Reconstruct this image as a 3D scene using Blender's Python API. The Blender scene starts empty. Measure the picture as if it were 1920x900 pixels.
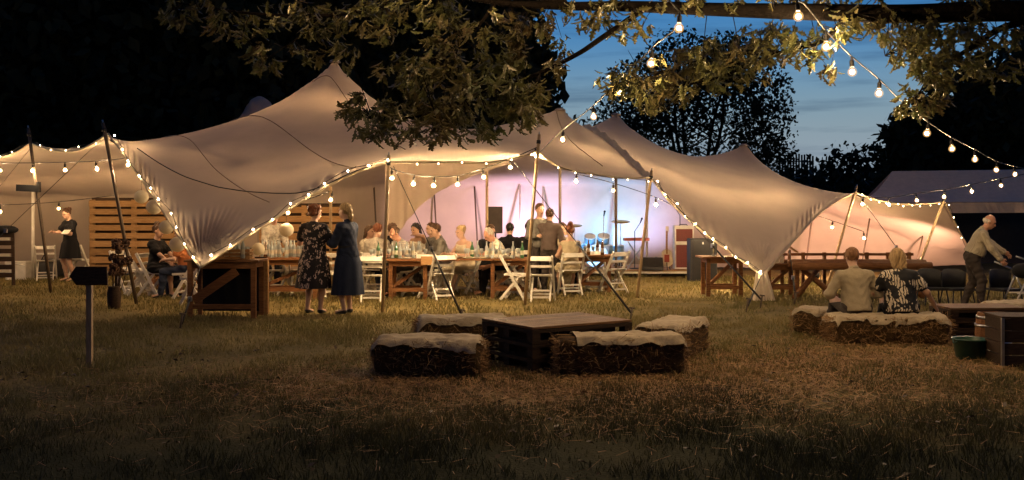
import bpy, bmesh, math, random
import numpy as np
from mathutils import Vector, Matrix
random.seed(7); rng = np.random.default_rng(7)
R = math.radians; PI = math.pi
SC = bpy.context.scene; COL = SC.collection

# ------------------------------------------------------------------ camera, sky, sun, exposure
F = 1867.0; CH = 1.6; HY = 394.0            # focal length in photo pixels, eye height, horizon row
cd = bpy.data.cameras.new('camera'); cam = bpy.data.objects.new('camera', cd); COL.objects.link(cam)
cam.location = (0, 0, CH); cam.rotation_euler = (PI/2, 0, 0)
cd.sensor_width = 36; cd.lens = 36*F/1920; cd.shift_y = (HY-450)/1920; cd.clip_end = 3000
SC.camera = cam
W = bpy.data.worlds.new('World'); SC.world = W; W.use_nodes = True
nt = W.node_tree; N = nt.nodes; L = nt.links
sky = N.new('ShaderNodeTexSky'); sky.sky_type = 'NISHITA'; sky.sun_disc = False
sky.sun_elevation = R(-2.0); sky.sun_rotation = R(12); sky.ozone_density = 3.6; sky.dust_density = 0.6
tc = N.new('ShaderNodeTexCoord')
sep = N.new('ShaderNodeSeparateXYZ'); L.new(tc.outputs['Generated'], sep.inputs[0])
# pale band low over the sunset side, thin dark streaks of cloud
rmp = N.new('ShaderNodeValToRGB'); L.new(sep.outputs['Z'], rmp.inputs[0])
rmp.color_ramp.elements[0].position = 0.03; rmp.color_ramp.elements[0].color = (1, 1, 1, 1)
rmp.color_ramp.elements[1].position = 0.20; rmp.color_ramp.elements[1].color = (0, 0, 0, 1)
rmp.color_ramp.interpolation = 'EASE'
azi = N.new('ShaderNodeMapRange'); azi.inputs['From Min'].default_value = -0.35; azi.inputs['From Max'].default_value = 0.8
L.new(sep.outputs['Y'], azi.inputs['Value'])
mm = N.new('ShaderNodeMath'); mm.operation = 'MULTIPLY'; L.new(rmp.outputs[0], mm.inputs[0]); L.new(azi.outputs[0], mm.inputs[1])
mixp = N.new('ShaderNodeMix'); mixp.data_type = 'RGBA'; mixp.inputs['B'].default_value = (0.28, 0.35, 0.42, 1)
L.new(mm.outputs[0], mixp.inputs['Factor'])
tint = N.new('ShaderNodeMix'); tint.data_type = 'RGBA'; tint.blend_type = 'MULTIPLY'; tint.inputs['Factor'].default_value = 1
tint.inputs['B'].default_value = (0.62, 1.25, 1.12, 1)
L.new(sky.outputs[0], tint.inputs['A']); L.new(tint.outputs['Result'], mixp.inputs['A'])
mp = N.new('ShaderNodeMapping'); mp.inputs['Scale'].default_value = (2.2, 2.2, 26)
L.new(tc.outputs['Generated'], mp.inputs[0])
cn = N.new('ShaderNodeTexNoise'); cn.inputs['Scale'].default_value = 2.3; cn.inputs['Detail'].default_value = 6; cn.inputs['Roughness'].default_value = 0.55
L.new(mp.outputs[0], cn.inputs['Vector'])
cr = N.new('ShaderNodeMapRange'); cr.inputs['From Min'].default_value = 0.50; cr.inputs['From Max'].default_value = 0.72; cr.inputs['To Max'].default_value = 0.75
L.new(cn.outputs['Fac'], cr.inputs['Value'])
mixc = N.new('ShaderNodeMix'); mixc.data_type = 'RGBA'; mixc.blend_type = 'MULTIPLY'; mixc.inputs['B'].default_value = (0.34, 0.42, 0.52, 1)
L.new(cr.outputs[0], mixc.inputs['Factor']); L.new(mixp.outputs['Result'], mixc.inputs['A'])
bgn = N['Background']; L.new(mixc.outputs['Result'], bgn.inputs[0]); bgn.inputs[1].default_value = 1.0
sl = bpy.data.lights.new('sun', 'SUN'); sl.energy = 0.015; sl.angle = R(12); sl.color = (1, 0.8, 0.65)
so = bpy.data.objects.new('sun', sl); so.rotation_euler = (R(86), 0, R(180-12)); COL.objects.link(so)
SC.view_settings.view_transform = 'Standard'; SC.view_settings.look = 'None'
SC.view_settings.exposure = 0.0; SC.view_settings.gamma = 1.0; SC.view_settings.use_curve_mapping = False
SC.render.engine = 'CYCLES'; SC.cycles.use_denoising = True; SC.cycles.denoiser = 'OPENIMAGEDENOISE'
SC.cycles.max_bounces = 6; SC.cycles.diffuse_bounces = 3; SC.cycles.glossy_bounces = 2; SC.cycles.transmission_bounces = 3
SC.cycles.transparent_max_bounces = 10; SC.cycles.sample_clamp_indirect = 3.0; SC.cycles.use_light_tree = True
SC.cycles.caustics_reflective = False; SC.cycles.caustics_refractive = False

# ------------------------------------------------------------------ helpers
def P(px, py, Y):
    return np.array([(px-960)/F*Y, Y, CH+(HY-py)/F*Y])
def G(px, Y, z=0.0):
    return np.array([(px-960)/F*Y, Y, z])

MATS = {}
def mat(name, col, rough=0.7, var=0.25, scale=8, bump=0.0, bscale=60, metal=0.0, spec=0.4, stretch=(1, 1, 1), col2=None, trans=0.0, rnd=0.0, emit=None, coat=0):
    if name in MATS: return MATS[name]
    m = bpy.data.materials.new(name); m.use_nodes = True; nt = m.node_tree; N = nt.nodes; L = nt.links
    b = N['Principled BSDF']; b.inputs['Roughness'].default_value = rough; b.inputs['Metallic'].default_value = metal
    b.inputs['Specular IOR Level'].default_value = spec
    if coat: b.inputs['Coat Weight'].default_value = coat
    tc = N.new('ShaderNodeTexCoord'); mp = N.new('ShaderNodeMapping'); mp.inputs['Scale'].default_value = stretch
    L.new(tc.outputs['Object'], mp.inputs[0])
    nz = N.new('ShaderNodeTexNoise'); nz.inputs['Scale'].default_value = scale; nz.inputs['Detail'].default_value = 5; nz.inputs['Roughness'].default_value = 0.6
    L.new(mp.outputs[0], nz.inputs['Vector'])
    mx = N.new('ShaderNodeMix'); mx.data_type = 'RGBA'
    c2 = col2 if col2 else tuple(c*(1-var) for c in col)
    c1 = col if col2 else tuple(min(1, c*(1+var*0.6)) for c in col)
    mx.inputs['A'].default_value = (*c2, 1); mx.inputs['B'].default_value = (*c1, 1)
    rr = N.new('ShaderNodeMapRange'); rr.inputs['From Min'].default_value = 0.32; rr.inputs['From Max'].default_value = 0.68
    L.new(nz.outputs['Fac'], rr.inputs['Value']); L.new(rr.outputs[0], mx.inputs['Factor'])
    out = mx.outputs['Result']
    if rnd:
        oi = N.new('ShaderNodeObjectInfo'); r2 = N.new('ShaderNodeMapRange'); r2.inputs['To Min'].default_value = 1-rnd; r2.inputs['To Max'].default_value = 1+rnd*0.6
        L.new(oi.outputs['Random'], r2.inputs['Value'])
        mu = N.new('ShaderNodeVectorMath'); mu.operation = 'SCALE'; L.new(out, mu.inputs[0]); L.new(r2.outputs[0], mu.inputs['Scale']); out = mu.outputs[0]
    L.new(out, b.inputs['Base Color'])
    if bump:
        n2 = N.new('ShaderNodeTexNoise'); n2.inputs['Scale'].default_value = bscale; n2.inputs['Detail'].default_value = 4
        L.new(mp.outputs[0], n2.inputs['Vector'])
        bp = N.new('ShaderNodeBump'); bp.inputs['Strength'].default_value = bump; bp.inputs['Distance'].default_value = 0.02
        L.new(n2.outputs['Fac'], bp.inputs['Height']); L.new(bp.outputs[0], b.inputs['Normal'])
    if emit:
        b.inputs['Emission Color'].default_value = (*emit[0], 1); b.inputs['Emission Strength'].default_value = emit[1]
    if trans:
        tr = N.new('ShaderNodeBsdfTranslucent'); L.new(out, tr.inputs[0])
        ms = N.new('ShaderNodeMixShader'); ms.inputs[0].default_value = trans
        L.new(b.outputs[0], ms.inputs[1]); L.new(tr.outputs[0], ms.inputs[2]); L.new(ms.outputs[0], N['Material Output'].inputs[0])
    MATS[name] = m
    return m

def glow(name, col, s):
    m = bpy.data.materials.new(name); m.use_nodes = True; b = m.node_tree.nodes['Principled BSDF']
    b.inputs['Base Color'].default_value = (0.9, 0.85, 0.75, 1); b.inputs['Roughness'].default_value = 0.2
    b.inputs['Emission Color'].default_value = (*col, 1); nt_ = m.node_tree; oi = nt_.nodes.new('ShaderNodeObjectInfo'); mr = nt_.nodes.new('ShaderNodeMapRange'); mr.inputs['To Min'].default_value = s*.7; mr.inputs['To Max'].default_value = s*1.25
    nt_.links.new(oi.outputs['Random'], mr.inputs['Value']); nt_.links.new(mr.outputs[0], b.inputs['Emission Strength'])
    MATS[name] = m; return m

def fast_mesh(name, v, faces, smooth=False):
    """faces: list of int arrays, each (n, k)"""
    me = bpy.data.meshes.new(name); v = np.asarray(v, np.float32)
    if not isinstance(faces, list): faces = [faces]
    me.vertices.add(len(v)); me.vertices.foreach_set('co', v.ravel())
    nl = sum(f.size for f in faces); nf = sum(len(f) for f in faces)
    me.loops.add(nl); me.polygons.add(nf)
    me.loops.foreach_set('vertex_index', np.concatenate([f.ravel() for f in faces]).astype(np.int32))
    tot = np.concatenate([np.full(len(f), f.shape[1]) for f in faces]); st = np.concatenate([[0], np.cumsum(tot)[:-1]])
    me.polygons.foreach_set('loop_start', st.astype(np.int32))
    if smooth: me.polygons.foreach_set('use_smooth', np.ones(nf, bool))
    me.update(calc_edges=True); me.validate(); return me

def link(name, me, m, parent=None, loc=None):
    o = bpy.data.objects.new(name, me); COL.objects.link(o)
    if m is not None and not me.materials: me.materials.append(m)
    if parent is not None: o.parent = parent
    if loc is not None: o.location = loc
    return o

def tag(o, label, cat, group=None, kind=None):
    o['label'] = label; o['category'] = cat
    if group: o['group'] = group
    if kind: o['kind'] = kind
    return o

def thing(name, label, cat, loc=(0, 0, 0), rz=0.0, group=None):
    o = bpy.data.objects.new(name, None); COL.objects.link(o); o.empty_display_size = 0.1
    o.location = tuple(float(a) for a in loc); o.rotation_euler = (0, 0, rz); tag(o, label, cat, group); return o

def struct(o, kind='structure'):
    o['kind'] = kind; return o

CH_ = {}
def kids(o): return [c for c in bpy.data.objects if c.parent == o]
def copy_tree(root, loc, rz, label, group=None, tree=None):
    c = root.copy(); COL.objects.link(c); c.location = tuple(float(a) for a in loc); c.rotation_euler = (0, 0, rz); c['label'] = label
    if group: c['group'] = group
    for ch in (tree if tree is not None else kids(root)):
        d = ch.copy(); COL.objects.link(d); d.parent = c
        for g in list(ch.children):
            e = g.copy(); COL.objects.link(e); e.parent = d
    return c

def frame(d, up=(0, 0, 1)):
    d = np.asarray(d, float); d = d/max(np.linalg.norm(d), 1e-9); up = np.asarray(up, float)
    s = np.cross(d, up)
    if np.linalg.norm(s) < 1e-4: s = np.cross(d, (1, 0, 0))
    s /= np.linalg.norm(s); u = np.cross(s, d); return d, s, u

class MB:
    def __init__(self, off=None): self.v = []; self.f = []; self.off = np.zeros(3) if off is None else np.asarray(off, float)
    def add(self, vs, fs):
        b = len(self.v); self.v += [np.asarray(a, float) for a in vs]; self.f += [tuple(b+i for i in q) for q in fs]; return self
    def box(self, c, s, rot=None):
        c = np.asarray(c, float); vs = []
        for x in (-.5, .5):
            for y in (-.5, .5):
                for z in (-.5, .5):
                    p = np.array([x*s[0], y*s[1], z*s[2]])
                    if rot is not None: p = np.asarray(rot) @ p
                    vs.append(c+p)
        return self.add(vs, [(0, 1, 3, 2), (4, 6, 7, 5), (0, 4, 5, 1), (2, 3, 7, 6), (0, 2, 6, 4), (1, 5, 7, 3)])
    def bar(self, a, b, w, h, up=(0, 0, 1)):
        a = np.asarray(a, float); b = np.asarray(b, float); d, s, u = frame(b-a, up); vs = []
        for p in (a, b):
            for i, j in ((-1, -1), (1, -1), (1, 1), (-1, 1)): vs.append(p+s*i*w/2+u*j*h/2)
        return self.add(vs, [(3, 2, 1, 0), (4, 5, 6, 7), (0, 1, 5, 4), (1, 2, 6, 5), (2, 3, 7, 6), (3, 0, 4, 7)])
    def tube(self, pts, r, n=6):
        pts = [np.asarray(p, float) for p in pts]; m = len(pts); rs = [r]*m if np.isscalar(r) else list(r); vs = []; fs = []
        for i, p in enumerate(pts):
            t = pts[min(i+1, m-1)]-pts[max(i-1, 0)]; d, s, u = frame(t)
            if i and np.dot(s, ls) < 0: s, u = -s, -u
            ls = s
            for k in range(n):
                a = 2*PI*k/n; vs.append(p+rs[i]*(math.cos(a)*s+math.sin(a)*u))
        for i in range(m-1):
            for k in range(n):
                k2 = (k+1) % n; fs.append((i*n+k, i*n+k2, (i+1)*n+k2, (i+1)*n+k))
        fs.append(tuple(range(n-1, -1, -1))); fs.append(tuple((m-1)*n+k for k in range(n)))
        return self.add(vs, fs)
    def lathe(self, c, prof, n=12, rot=None):
        c = np.asarray(c, float); vs = []; fs = []
        for r, z in prof:
            for k in range(n):
                a = 2*PI*k/n; p = np.array([max(r, 1e-4)*math.cos(a), max(r, 1e-4)*math.sin(a), z])
                if rot is not None: p = np.asarray(rot) @ p
                vs.append(c+p)
        m = len(prof)
        for i in range(m-1):
            for k in range(n):
                k2 = (k+1) % n; fs.append((i*n+k, i*n+k2, (i+1)*n+k2, (i+1)*n+k))
        fs.append(tuple(range(n-1, -1, -1))); fs.append(tuple((m-1)*n+k for k in range(n)))
        return self.add(vs, fs)
    def ell(self, c, r, n=12, m=8, rot=None):
        if np.isscalar(r): r = (r, r, r)
        c = np.asarray(c, float); vs = []; fs = []
        for i in range(m+1):
            t = PI*i/m
            for k in range(n):
                a = 2*PI*k/n; p = np.array([r[0]*math.sin(max(t, .02) if i < m else PI-.02)*math.cos(a), r[1]*math.sin(max(t, .02) if i < m else PI-.02)*math.sin(a), -r[2]*math.cos(t)])
                if rot is not None: p = np.asarray(rot) @ p
                vs.append(c+p)
        for i in range(m):
            for k in range(n):
                k2 = (k+1) % n; fs.append((i*n+k, i*n+k2, (i+1)*n+k2, (i+1)*n+k))
        fs.append(tuple(range(n-1, -1, -1))); fs.append(tuple(m*n+k for k in range(n)))
        return self.add(vs, fs)
    def mesh(self, name, smooth=False):
        me = bpy.data.meshes.new(name); me.from_pydata([tuple(a-self.off) for a in self.v], [], self.f)
        if smooth: me.polygons.foreach_set('use_smooth', [True]*len(me.polygons))
        me.update(); return me
    def build(self, name, m, parent=None, smooth=False, loc=None):
        return link(name, self.mesh(name, smooth), m, parent, loc)

def rotz(a): c, s = math.cos(a), math.sin(a); return np.array([[c, -s, 0], [s, c, 0], [0, 0, 1]])
def rotx(a): c, s = math.cos(a), math.sin(a); return np.array([[1, 0, 0], [0, c, -s], [0, s, c]])
def roty(a): c, s = math.cos(a), math.sin(a); return np.array([[c, 0, s], [0, 1, 0], [-s, 0, c]])
def unit(v): v = np.asarray(v, float); return v/max(np.linalg.norm(v), 1e-9)

def catmull(pts, n):
    pts = np.asarray(pts, float); m = len(pts); out = []
    for i in range(m-1):
        p0, p1, p2, p3 = pts[max(i-1, 0)], pts[i], pts[i+1], pts[min(i+2, m-1)]
        for t in np.linspace(0, 1, n, endpoint=False):
            out.append(0.5*((2*p1)+(-p0+p2)*t+(2*p0-5*p1+4*p2-p3)*t*t+(-p0+3*p1-3*p2+p3)*t**3))
    out.append(pts[-1]); return np.array(out)

# ------------------------------------------------------------------ materials
WOOD = mat('wood_brown', (0.25, 0.115, 0.045), 0.65, scale=5, stretch=(1.5, 12, 12), col2=(0.12, 0.05, 0.02), bump=0.3, spec=0.15, rnd=0.3)
WOODP = mat('wood_pallet', (0.42, 0.25, 0.11), 0.75, scale=4, stretch=(1.5, 14, 14), col2=(0.28, 0.15, 0.06), bump=0.3, spec=0.15, rnd=0.3)
WOODD = mat('wood_dark', (0.06, 0.035, 0.02), 0.7, scale=4, stretch=(2, 14, 14), col2=(0.025, 0.015, 0.01), bump=0.3, spec=0.15, rnd=0.3)
POLE = mat('pole_timber', (0.42, 0.30, 0.17), 0.6, scale=6, stretch=(8, 8, 1), col2=(0.26, 0.17, 0.09), bump=0.2, rnd=0.2)
WHITE = mat('chair_white', (0.72, 0.68, 0.60), 0.45, 0.12, scale=9, rnd=0.1)
BLACK = mat('black_matt', (0.02, 0.02, 0.022), 0.6, 0.3)
BLACKG = mat('black_gloss', (0.015, 0.015, 0.017), 0.3, 0.3)
STRAP = mat('strap_black', (0.02, 0.018, 0.016), 0.7, 0.3, scale=40)
METAL = mat('steel', (0.5, 0.5, 0.5), 0.35, 0.2, metal=1.0)
CLOTH = mat('cream_cloth', (0.40, 0.325, 0.215), 0.9, 0.25, scale=9, bump=0.3, bscale=90)
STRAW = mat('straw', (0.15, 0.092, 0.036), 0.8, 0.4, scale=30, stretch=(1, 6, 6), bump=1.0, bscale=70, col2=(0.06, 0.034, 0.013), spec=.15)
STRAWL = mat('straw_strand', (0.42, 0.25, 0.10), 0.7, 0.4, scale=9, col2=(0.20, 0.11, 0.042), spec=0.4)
GLASS = mat('glass_pale', (0.55, 0.6, 0.6), 0.08, 0.1, spec=0.9, trans=0.5)
GGREEN = mat('glass_green', (0.05, 0.14, 0.06), 0.08, 0.2, spec=0.9)
GBROWN = mat('glass_brown', (0.10, 0.045, 0.015), 0.08, 0.2, spec=0.9)
PAPER = mat('paper_white', (0.78, 0.72, 0.58), 0.85, 0.08, scale=10, trans=0.45)
CORD = mat('cord', (0.015, 0.013, 0.012), 0.6, 0.2)
BULB = glow('bulb_lit', (1.0, 0.66, 0.33), 2900)
BULBT = glow('bulb_lit_tent', (1.0, 0.66, 0.34), 2700)
BULBH = glow('bulb_lit_roof', (1.0, 0.62, 0.30), 1700); BULBO = glow('bulb_lit_open', (1.0, 0.68, 0.36), 5800)
FAIRY = glow('fairy_lit', (1.0, 0.74, 0.42), 25); FAIRY.cycles.emission_sampling = 'NONE'
FAIRYB = glow('fairy_lit_slope', (1.0, 0.70, 0.38), 260)
def globe():
    m = bpy.data.materials.new('bulb_glass'); m.use_nodes = True; nt = m.node_tree; N = nt.nodes; L = nt.links; N.remove(N['Principled BSDF'])
    t = N.new('ShaderNodeBsdfTransparent'); e = N.new('ShaderNodeEmission'); e.inputs[0].default_value = (1.0, .55, .20, 1); e.inputs[1].default_value = 2.6; ms = N.new('ShaderNodeMixShader'); ms.inputs[0].default_value = .16
    L.new(t.outputs[0], ms.inputs[1]); L.new(e.outputs[0], ms.inputs[2]); L.new(ms.outputs[0], N['Material Output'].inputs[0]); m.cycles.emission_sampling = 'NONE'; return m
GLOBEM = globe()
BARK = mat('bark', (0.009, 0.007, 0.0055), 0.9, 0.4, scale=14, bump=0.8, bscale=30, spec=0.05)
LEAF = mat('oak_leaf', (0.105, 0.125, 0.042), 0.34, 0.4, scale=1.6, col2=(0.11, 0.080, 0.034), trans=0.42, spec=0.6, rnd=0.25)
DLEAF = mat('dark_leaf', (0.028, 0.036, 0.016), 0.7, 0.4, scale=0.8, trans=0.15, spec=0.2)

# ------------------------------------------------------------------ ground
def dim_turf(m):
    # dim foreground painted into the colour: darker, greener turf towards the camera
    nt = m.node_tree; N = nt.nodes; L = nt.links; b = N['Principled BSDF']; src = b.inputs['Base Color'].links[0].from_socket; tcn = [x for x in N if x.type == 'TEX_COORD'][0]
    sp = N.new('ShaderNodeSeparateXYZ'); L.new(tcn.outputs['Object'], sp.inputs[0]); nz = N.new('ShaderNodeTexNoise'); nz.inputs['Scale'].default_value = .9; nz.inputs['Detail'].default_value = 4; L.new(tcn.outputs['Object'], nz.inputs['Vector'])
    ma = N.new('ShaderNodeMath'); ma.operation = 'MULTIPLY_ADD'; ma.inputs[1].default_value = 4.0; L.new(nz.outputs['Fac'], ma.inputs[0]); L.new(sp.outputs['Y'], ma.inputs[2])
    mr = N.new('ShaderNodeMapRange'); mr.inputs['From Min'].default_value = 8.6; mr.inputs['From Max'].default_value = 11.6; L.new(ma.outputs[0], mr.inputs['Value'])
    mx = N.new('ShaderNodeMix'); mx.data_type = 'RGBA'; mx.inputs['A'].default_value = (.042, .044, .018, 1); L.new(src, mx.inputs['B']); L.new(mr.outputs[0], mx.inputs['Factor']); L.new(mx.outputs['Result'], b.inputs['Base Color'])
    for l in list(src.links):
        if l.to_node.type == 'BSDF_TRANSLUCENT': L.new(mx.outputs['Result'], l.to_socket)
def ground():
    ys = np.concatenate([np.linspace(-40, 2, 8), np.arange(3, 31, 0.3), np.geomspace(31, 1500, 22)])
    xs = np.concatenate([-np.geomspace(1500, 16.5, 20), np.arange(-16, 16.1, 0.3), np.geomspace(16.5, 1500, 20)])
    X, Y = np.meshgrid(xs, ys, indexing='ij')
    Z = 0.012*np.sin(X*1.7+0.6*np.sin(Y*1.1))*np.sin(Y*1.3+0.7*np.sin(X*0.8))+0.006*np.sin(X*5.1+Y*3.3)
    Z = np.where((Y > 3) & (Y < 31) & (abs(X) < 16.2), Z-0.012, -0.012)
    n, m = X.shape; idx = np.arange(n*m).reshape(n, m)
    f = np.stack([idx[:-1, :-1], idx[1:, :-1], idx[1:, 1:], idx[:-1, 1:]], -1).reshape(-1, 4)
    me = fast_mesh('ground', np.stack([X, Y, Z], -1).reshape(-1, 3), f, True)
    m = mat('ground_turf', (0.20, 0.150, 0.058), 0.95, scale=1.1, col2=(0.11, 0.088, 0.034), bump=1.0, bscale=45, spec=0.1)
    nt = m.node_tree; N = nt.nodes; L = nt.links
    b = N['Principled BSDF']; src = b.inputs['Base Color'].links[0].from_socket
    n3 = N.new('ShaderNodeTexNoise'); n3.inputs['Scale'].default_value = 22; n3.inputs['Detail'].default_value = 8; n3.inputs['Roughness'].default_value = 0.75
    tcn = [x for x in N if x.type == 'TEX_COORD'][0]; L.new(tcn.outputs['Object'], n3.inputs['Vector'])
    r3 = N.new('ShaderNodeMapRange'); r3.inputs['From Min'].default_value = 0.3; r3.inputs['From Max'].default_value = 0.7; r3.inputs['To Min'].default_value = 0.45; r3.inputs['To Max'].default_value = 1.7
    L.new(n3.outputs['Fac'], r3.inputs['Value'])
    sc = N.new('ShaderNodeVectorMath'); sc.operation = 'SCALE'; L.new(src, sc.inputs[0]); L.new(r3.outputs[0], sc.inputs['Scale']); L.new(sc.outputs[0], b.inputs['Base Color'])
    dim_turf(m); struct(link('ground', me, m))
ground()

def blades(n, Y0, Y1, hmin, hmax, w):
    Y = np.sqrt(rng.uniform(Y0**2, Y1**2, n)); X = rng.uniform(-0.56, 0.56, n)*Y
    patch = np.clip(0.5+0.35*np.sin(X*1.9+1.3*np.sin(Y*1.4))*np.sin(Y*1.6+np.sin(X*1.1))+.35*np.sin(X*5.3+2*np.sin(Y*2.1))*np.sin(Y*4.7+1.7*np.sin(X*2.9))+.15*np.sin(X*13+Y*3)*np.sin(Y*11-X*4), 0, 1)
    keep = rng.uniform(0, 1, n) < 0.10+1.0*patch; X, Y = X[keep], Y[keep]; n = len(X)
    h = rng.uniform(hmin, hmax, n)*(0.35+1.0*patch[keep]); a = rng.uniform(0, 2*PI, n); ln = rng.uniform(0.2, 1.1, n); b = rng.uniform(0, 2*PI, n)
    base = np.stack([X, Y, np.full(n, -0.02)], -1)
    s = np.stack([np.cos(a), np.sin(a), np.zeros(n)], -1)*w[0]+0*base
    tip = base+np.stack([np.cos(b)*h*ln, np.sin(b)*h*ln, h+0.02], -1); mid = base*0.5+tip*0.5+np.array([0, 0, 0.006])
    v = np.stack([base-s, base+s, mid+s*0.7, mid-s*0.7, tip], 1).reshape(-1, 3); i = np.arange(n)[:, None]*5
    return v, i+np.array([0, 1, 2, 3]), i+np.array([3, 2, 4])
def grass():
    V = []; Q = []; T = []; o = 0
    for a in ((60000, 5.2, 9.5, .03, .075, (.0035,)), (70000, 9.5, 15, .03, .075, (.005,)), (60000, 15, 24, .03, .08, (.008,))):
        v, q, t = blades(*a); V.append(v); Q.append(q+o); T.append(t+o); o += len(v)
    me = fast_mesh('grass', np.concatenate(V), [np.concatenate(Q), np.concatenate(T)])
    m = mat('grass_blade', (0.24, 0.185, 0.068), 0.6, scale=0.9, col2=(0.14, 0.128, 0.044), trans=0.25, spec=0.3)
    dim_turf(m)
    o = link('grass', me, m); tag(o, 'short worn grass covering the field in front of the tent', 'grass', kind='stuff')
grass()

def strands(cx, cy, sx, sy, n, L0, L1, w, z0=0.0, z1=0.03):
    X = cx+rng.normal(0, sx, n); Y = cy+rng.normal(0, sy, n); a = rng.uniform(0, 2*PI, n); l = rng.uniform(L0, L1, n)/2
    d = np.stack([np.cos(a)*l, np.sin(a)*l, rng.normal(0, .015, n)], -1); c = np.stack([X, Y, rng.uniform(z0, z1, n)], -1)
    up = np.stack([-np.sin(a), np.cos(a), rng.uniform(-.6, .6, n)], -1)*w
    v = np.stack([c-d-up, c-d+up, c+d+up, c+d-up], 1).reshape(-1, 3)
    return v, np.arange(n)[:, None]*4+np.array([0, 1, 2, 3])
def litter():
    V = []; Q = []; o = 0
    for a in ((0.3, 9.3, 1.9, .7, 5000), (2.0, 9.6, 1.6, .8, 5000), (1.2, 8.6, 2.0, .6, 4500), (4.3, 11.2, 1.0, .8, 4500), (-1.0, 9.3, 1.0, .6, 2500), (3.2, 10.3, 1.4, .6, 3500), (0, 8, 3, 1.2, 1800)):
        v, q = strands(*a, .04, .17, .0025); k = v.reshape(-1, 4, 3)[:, 0, 1] > 4.5
        V.append(v); Q.append(q+o); o += len(v)
    me = fast_mesh('straw_litter', np.concatenate(V), np.concatenate(Q))
    tag(link('straw_litter', me, STRAWL), 'loose straw trampled into the grass around the bales', 'straw', kind='stuff')
    n = 240; Y = np.sqrt(rng.uniform(5.2**2, 11.5**2, n)); X = rng.uniform(-.54, .54, n)*Y
    a = rng.uniform(0, 2*PI, n); l = rng.uniform(.015, .042, n); e = np.stack([np.cos(a), np.sin(a), rng.uniform(-.3, .5, n)], -1)*l[:, None]; g = np.stack([-np.sin(a), np.cos(a), rng.uniform(-.4, .4, n)], -1)*(l*.45)[:, None]
    c = np.stack([X, Y, rng.uniform(.02, .045, n)], -1); up = np.array([0, 0, .012])
    v = np.stack([c-e, c-e*.3+g+up, c+e*.5+g*.8, c+e, c+e*.5-g*.8+up, c-e*.3-g], 1).reshape(-1, 3)
    me = fast_mesh('fallen_leaves', v, np.arange(n)[:, None]*6+np.arange(6))
    m = mat('dry_leaf', (0.10, 0.066, 0.034), 0.55, scale=3, col2=(0.04, 0.025, 0.014), spec=0.2)
    tag(link('fallen_leaves', me, m), 'dry fallen leaves scattered over the dark foreground grass', 'leaves', kind='stuff')
litter()
# ------------------------------------------------------------------ the stretch tent
SEG = [  # front hem, run by run between the points where a pole or the ground holds it: photo column, photo row, distance
    [(-420, 300, 21.5), (-150, 297, 20.6), (0, 294, 20.0), (58, 268, 19.5)],
    [(58, 268, 19.5), (100, 281, 18.9), (150, 280, 18.2), (203, 250, 17.3)],
    [(203, 250, 17.3), (238, 296, 16.7), (288, 368, 15.9), (335, 440, 15.1), (376, 500, 14.4)],
    [(376, 500, 14.4), (450, 452, 14.6), (530, 399, 14.9), (600, 356, 15.2), (660, 325, 15.5), (729, 303, 15.7)],
    [(729, 303, 15.7), (800, 302, 16.0), (900, 304, 16.4), (960, 297, 16.8), (1008, 282, 17.0)],
    [(1008, 282, 17.0), (1050, 312, 17.3), (1120, 327, 17.8), (1180, 333, 18.2), (1221, 332, 18.4)],
    [(1221, 332, 18.4), (1262, 384, 18.2), (1335, 447, 17.9), (1428, 516, 17.6)],
    [(1428, 516, 17.6), (1480, 460, 18.4), (1530, 405, 19.5), (1570, 376, 20.4), (1605, 360, 21.0)],
    [(1605, 360, 21.0), (1650, 376, 21.1), (1710, 383, 21.3), (1771, 378, 21.5)],
    [(1771, 378, 21.5), (1797, 430, 23.0), (1826, 480, 24.9)]]
front = []
for s_ in SEG:
    c = catmull(s_, 24); w = [P(*q) for q in c]; ln = sum(np.linalg.norm(w[i+1]-w[i]) for i in range(len(w)-1)); n = max(8, int(ln/(0.019 if s_[0][0] in (203, 376, 1221, 1428) else 0.05)))
    cum = np.concatenate([[0], np.cumsum([np.linalg.norm(w[i+1]-w[i]) for i in range(len(w)-1)])]); t = np.linspace(0, cum[-1], n, endpoint=False)
    front.append(np.stack([np.interp(t, cum, c[:, k]) for k in range(3)], -1))
front.append(np.array([SEG[-1][-1]], float)); front = np.concatenate(front)
PXF, PYF, YF = front.T; NU = len(PXF); NV = 128
YB = np.interp(PXF, [-420, 420, 560, 700, 790, 1340, 1480, 1700, 1826], [24.6, 24.6, 25.2, 26.0, 27.2, 27.2, 26.4, 25.8, 25.3])
ZF = CH+(HY-PYF)/F*YF
PINS = [(628, 112, 20.0), (487, 178, 24.0), (1050, 203, 20.0), (1155, 212, 22.5), (1395, 270, 23.0)]
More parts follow.
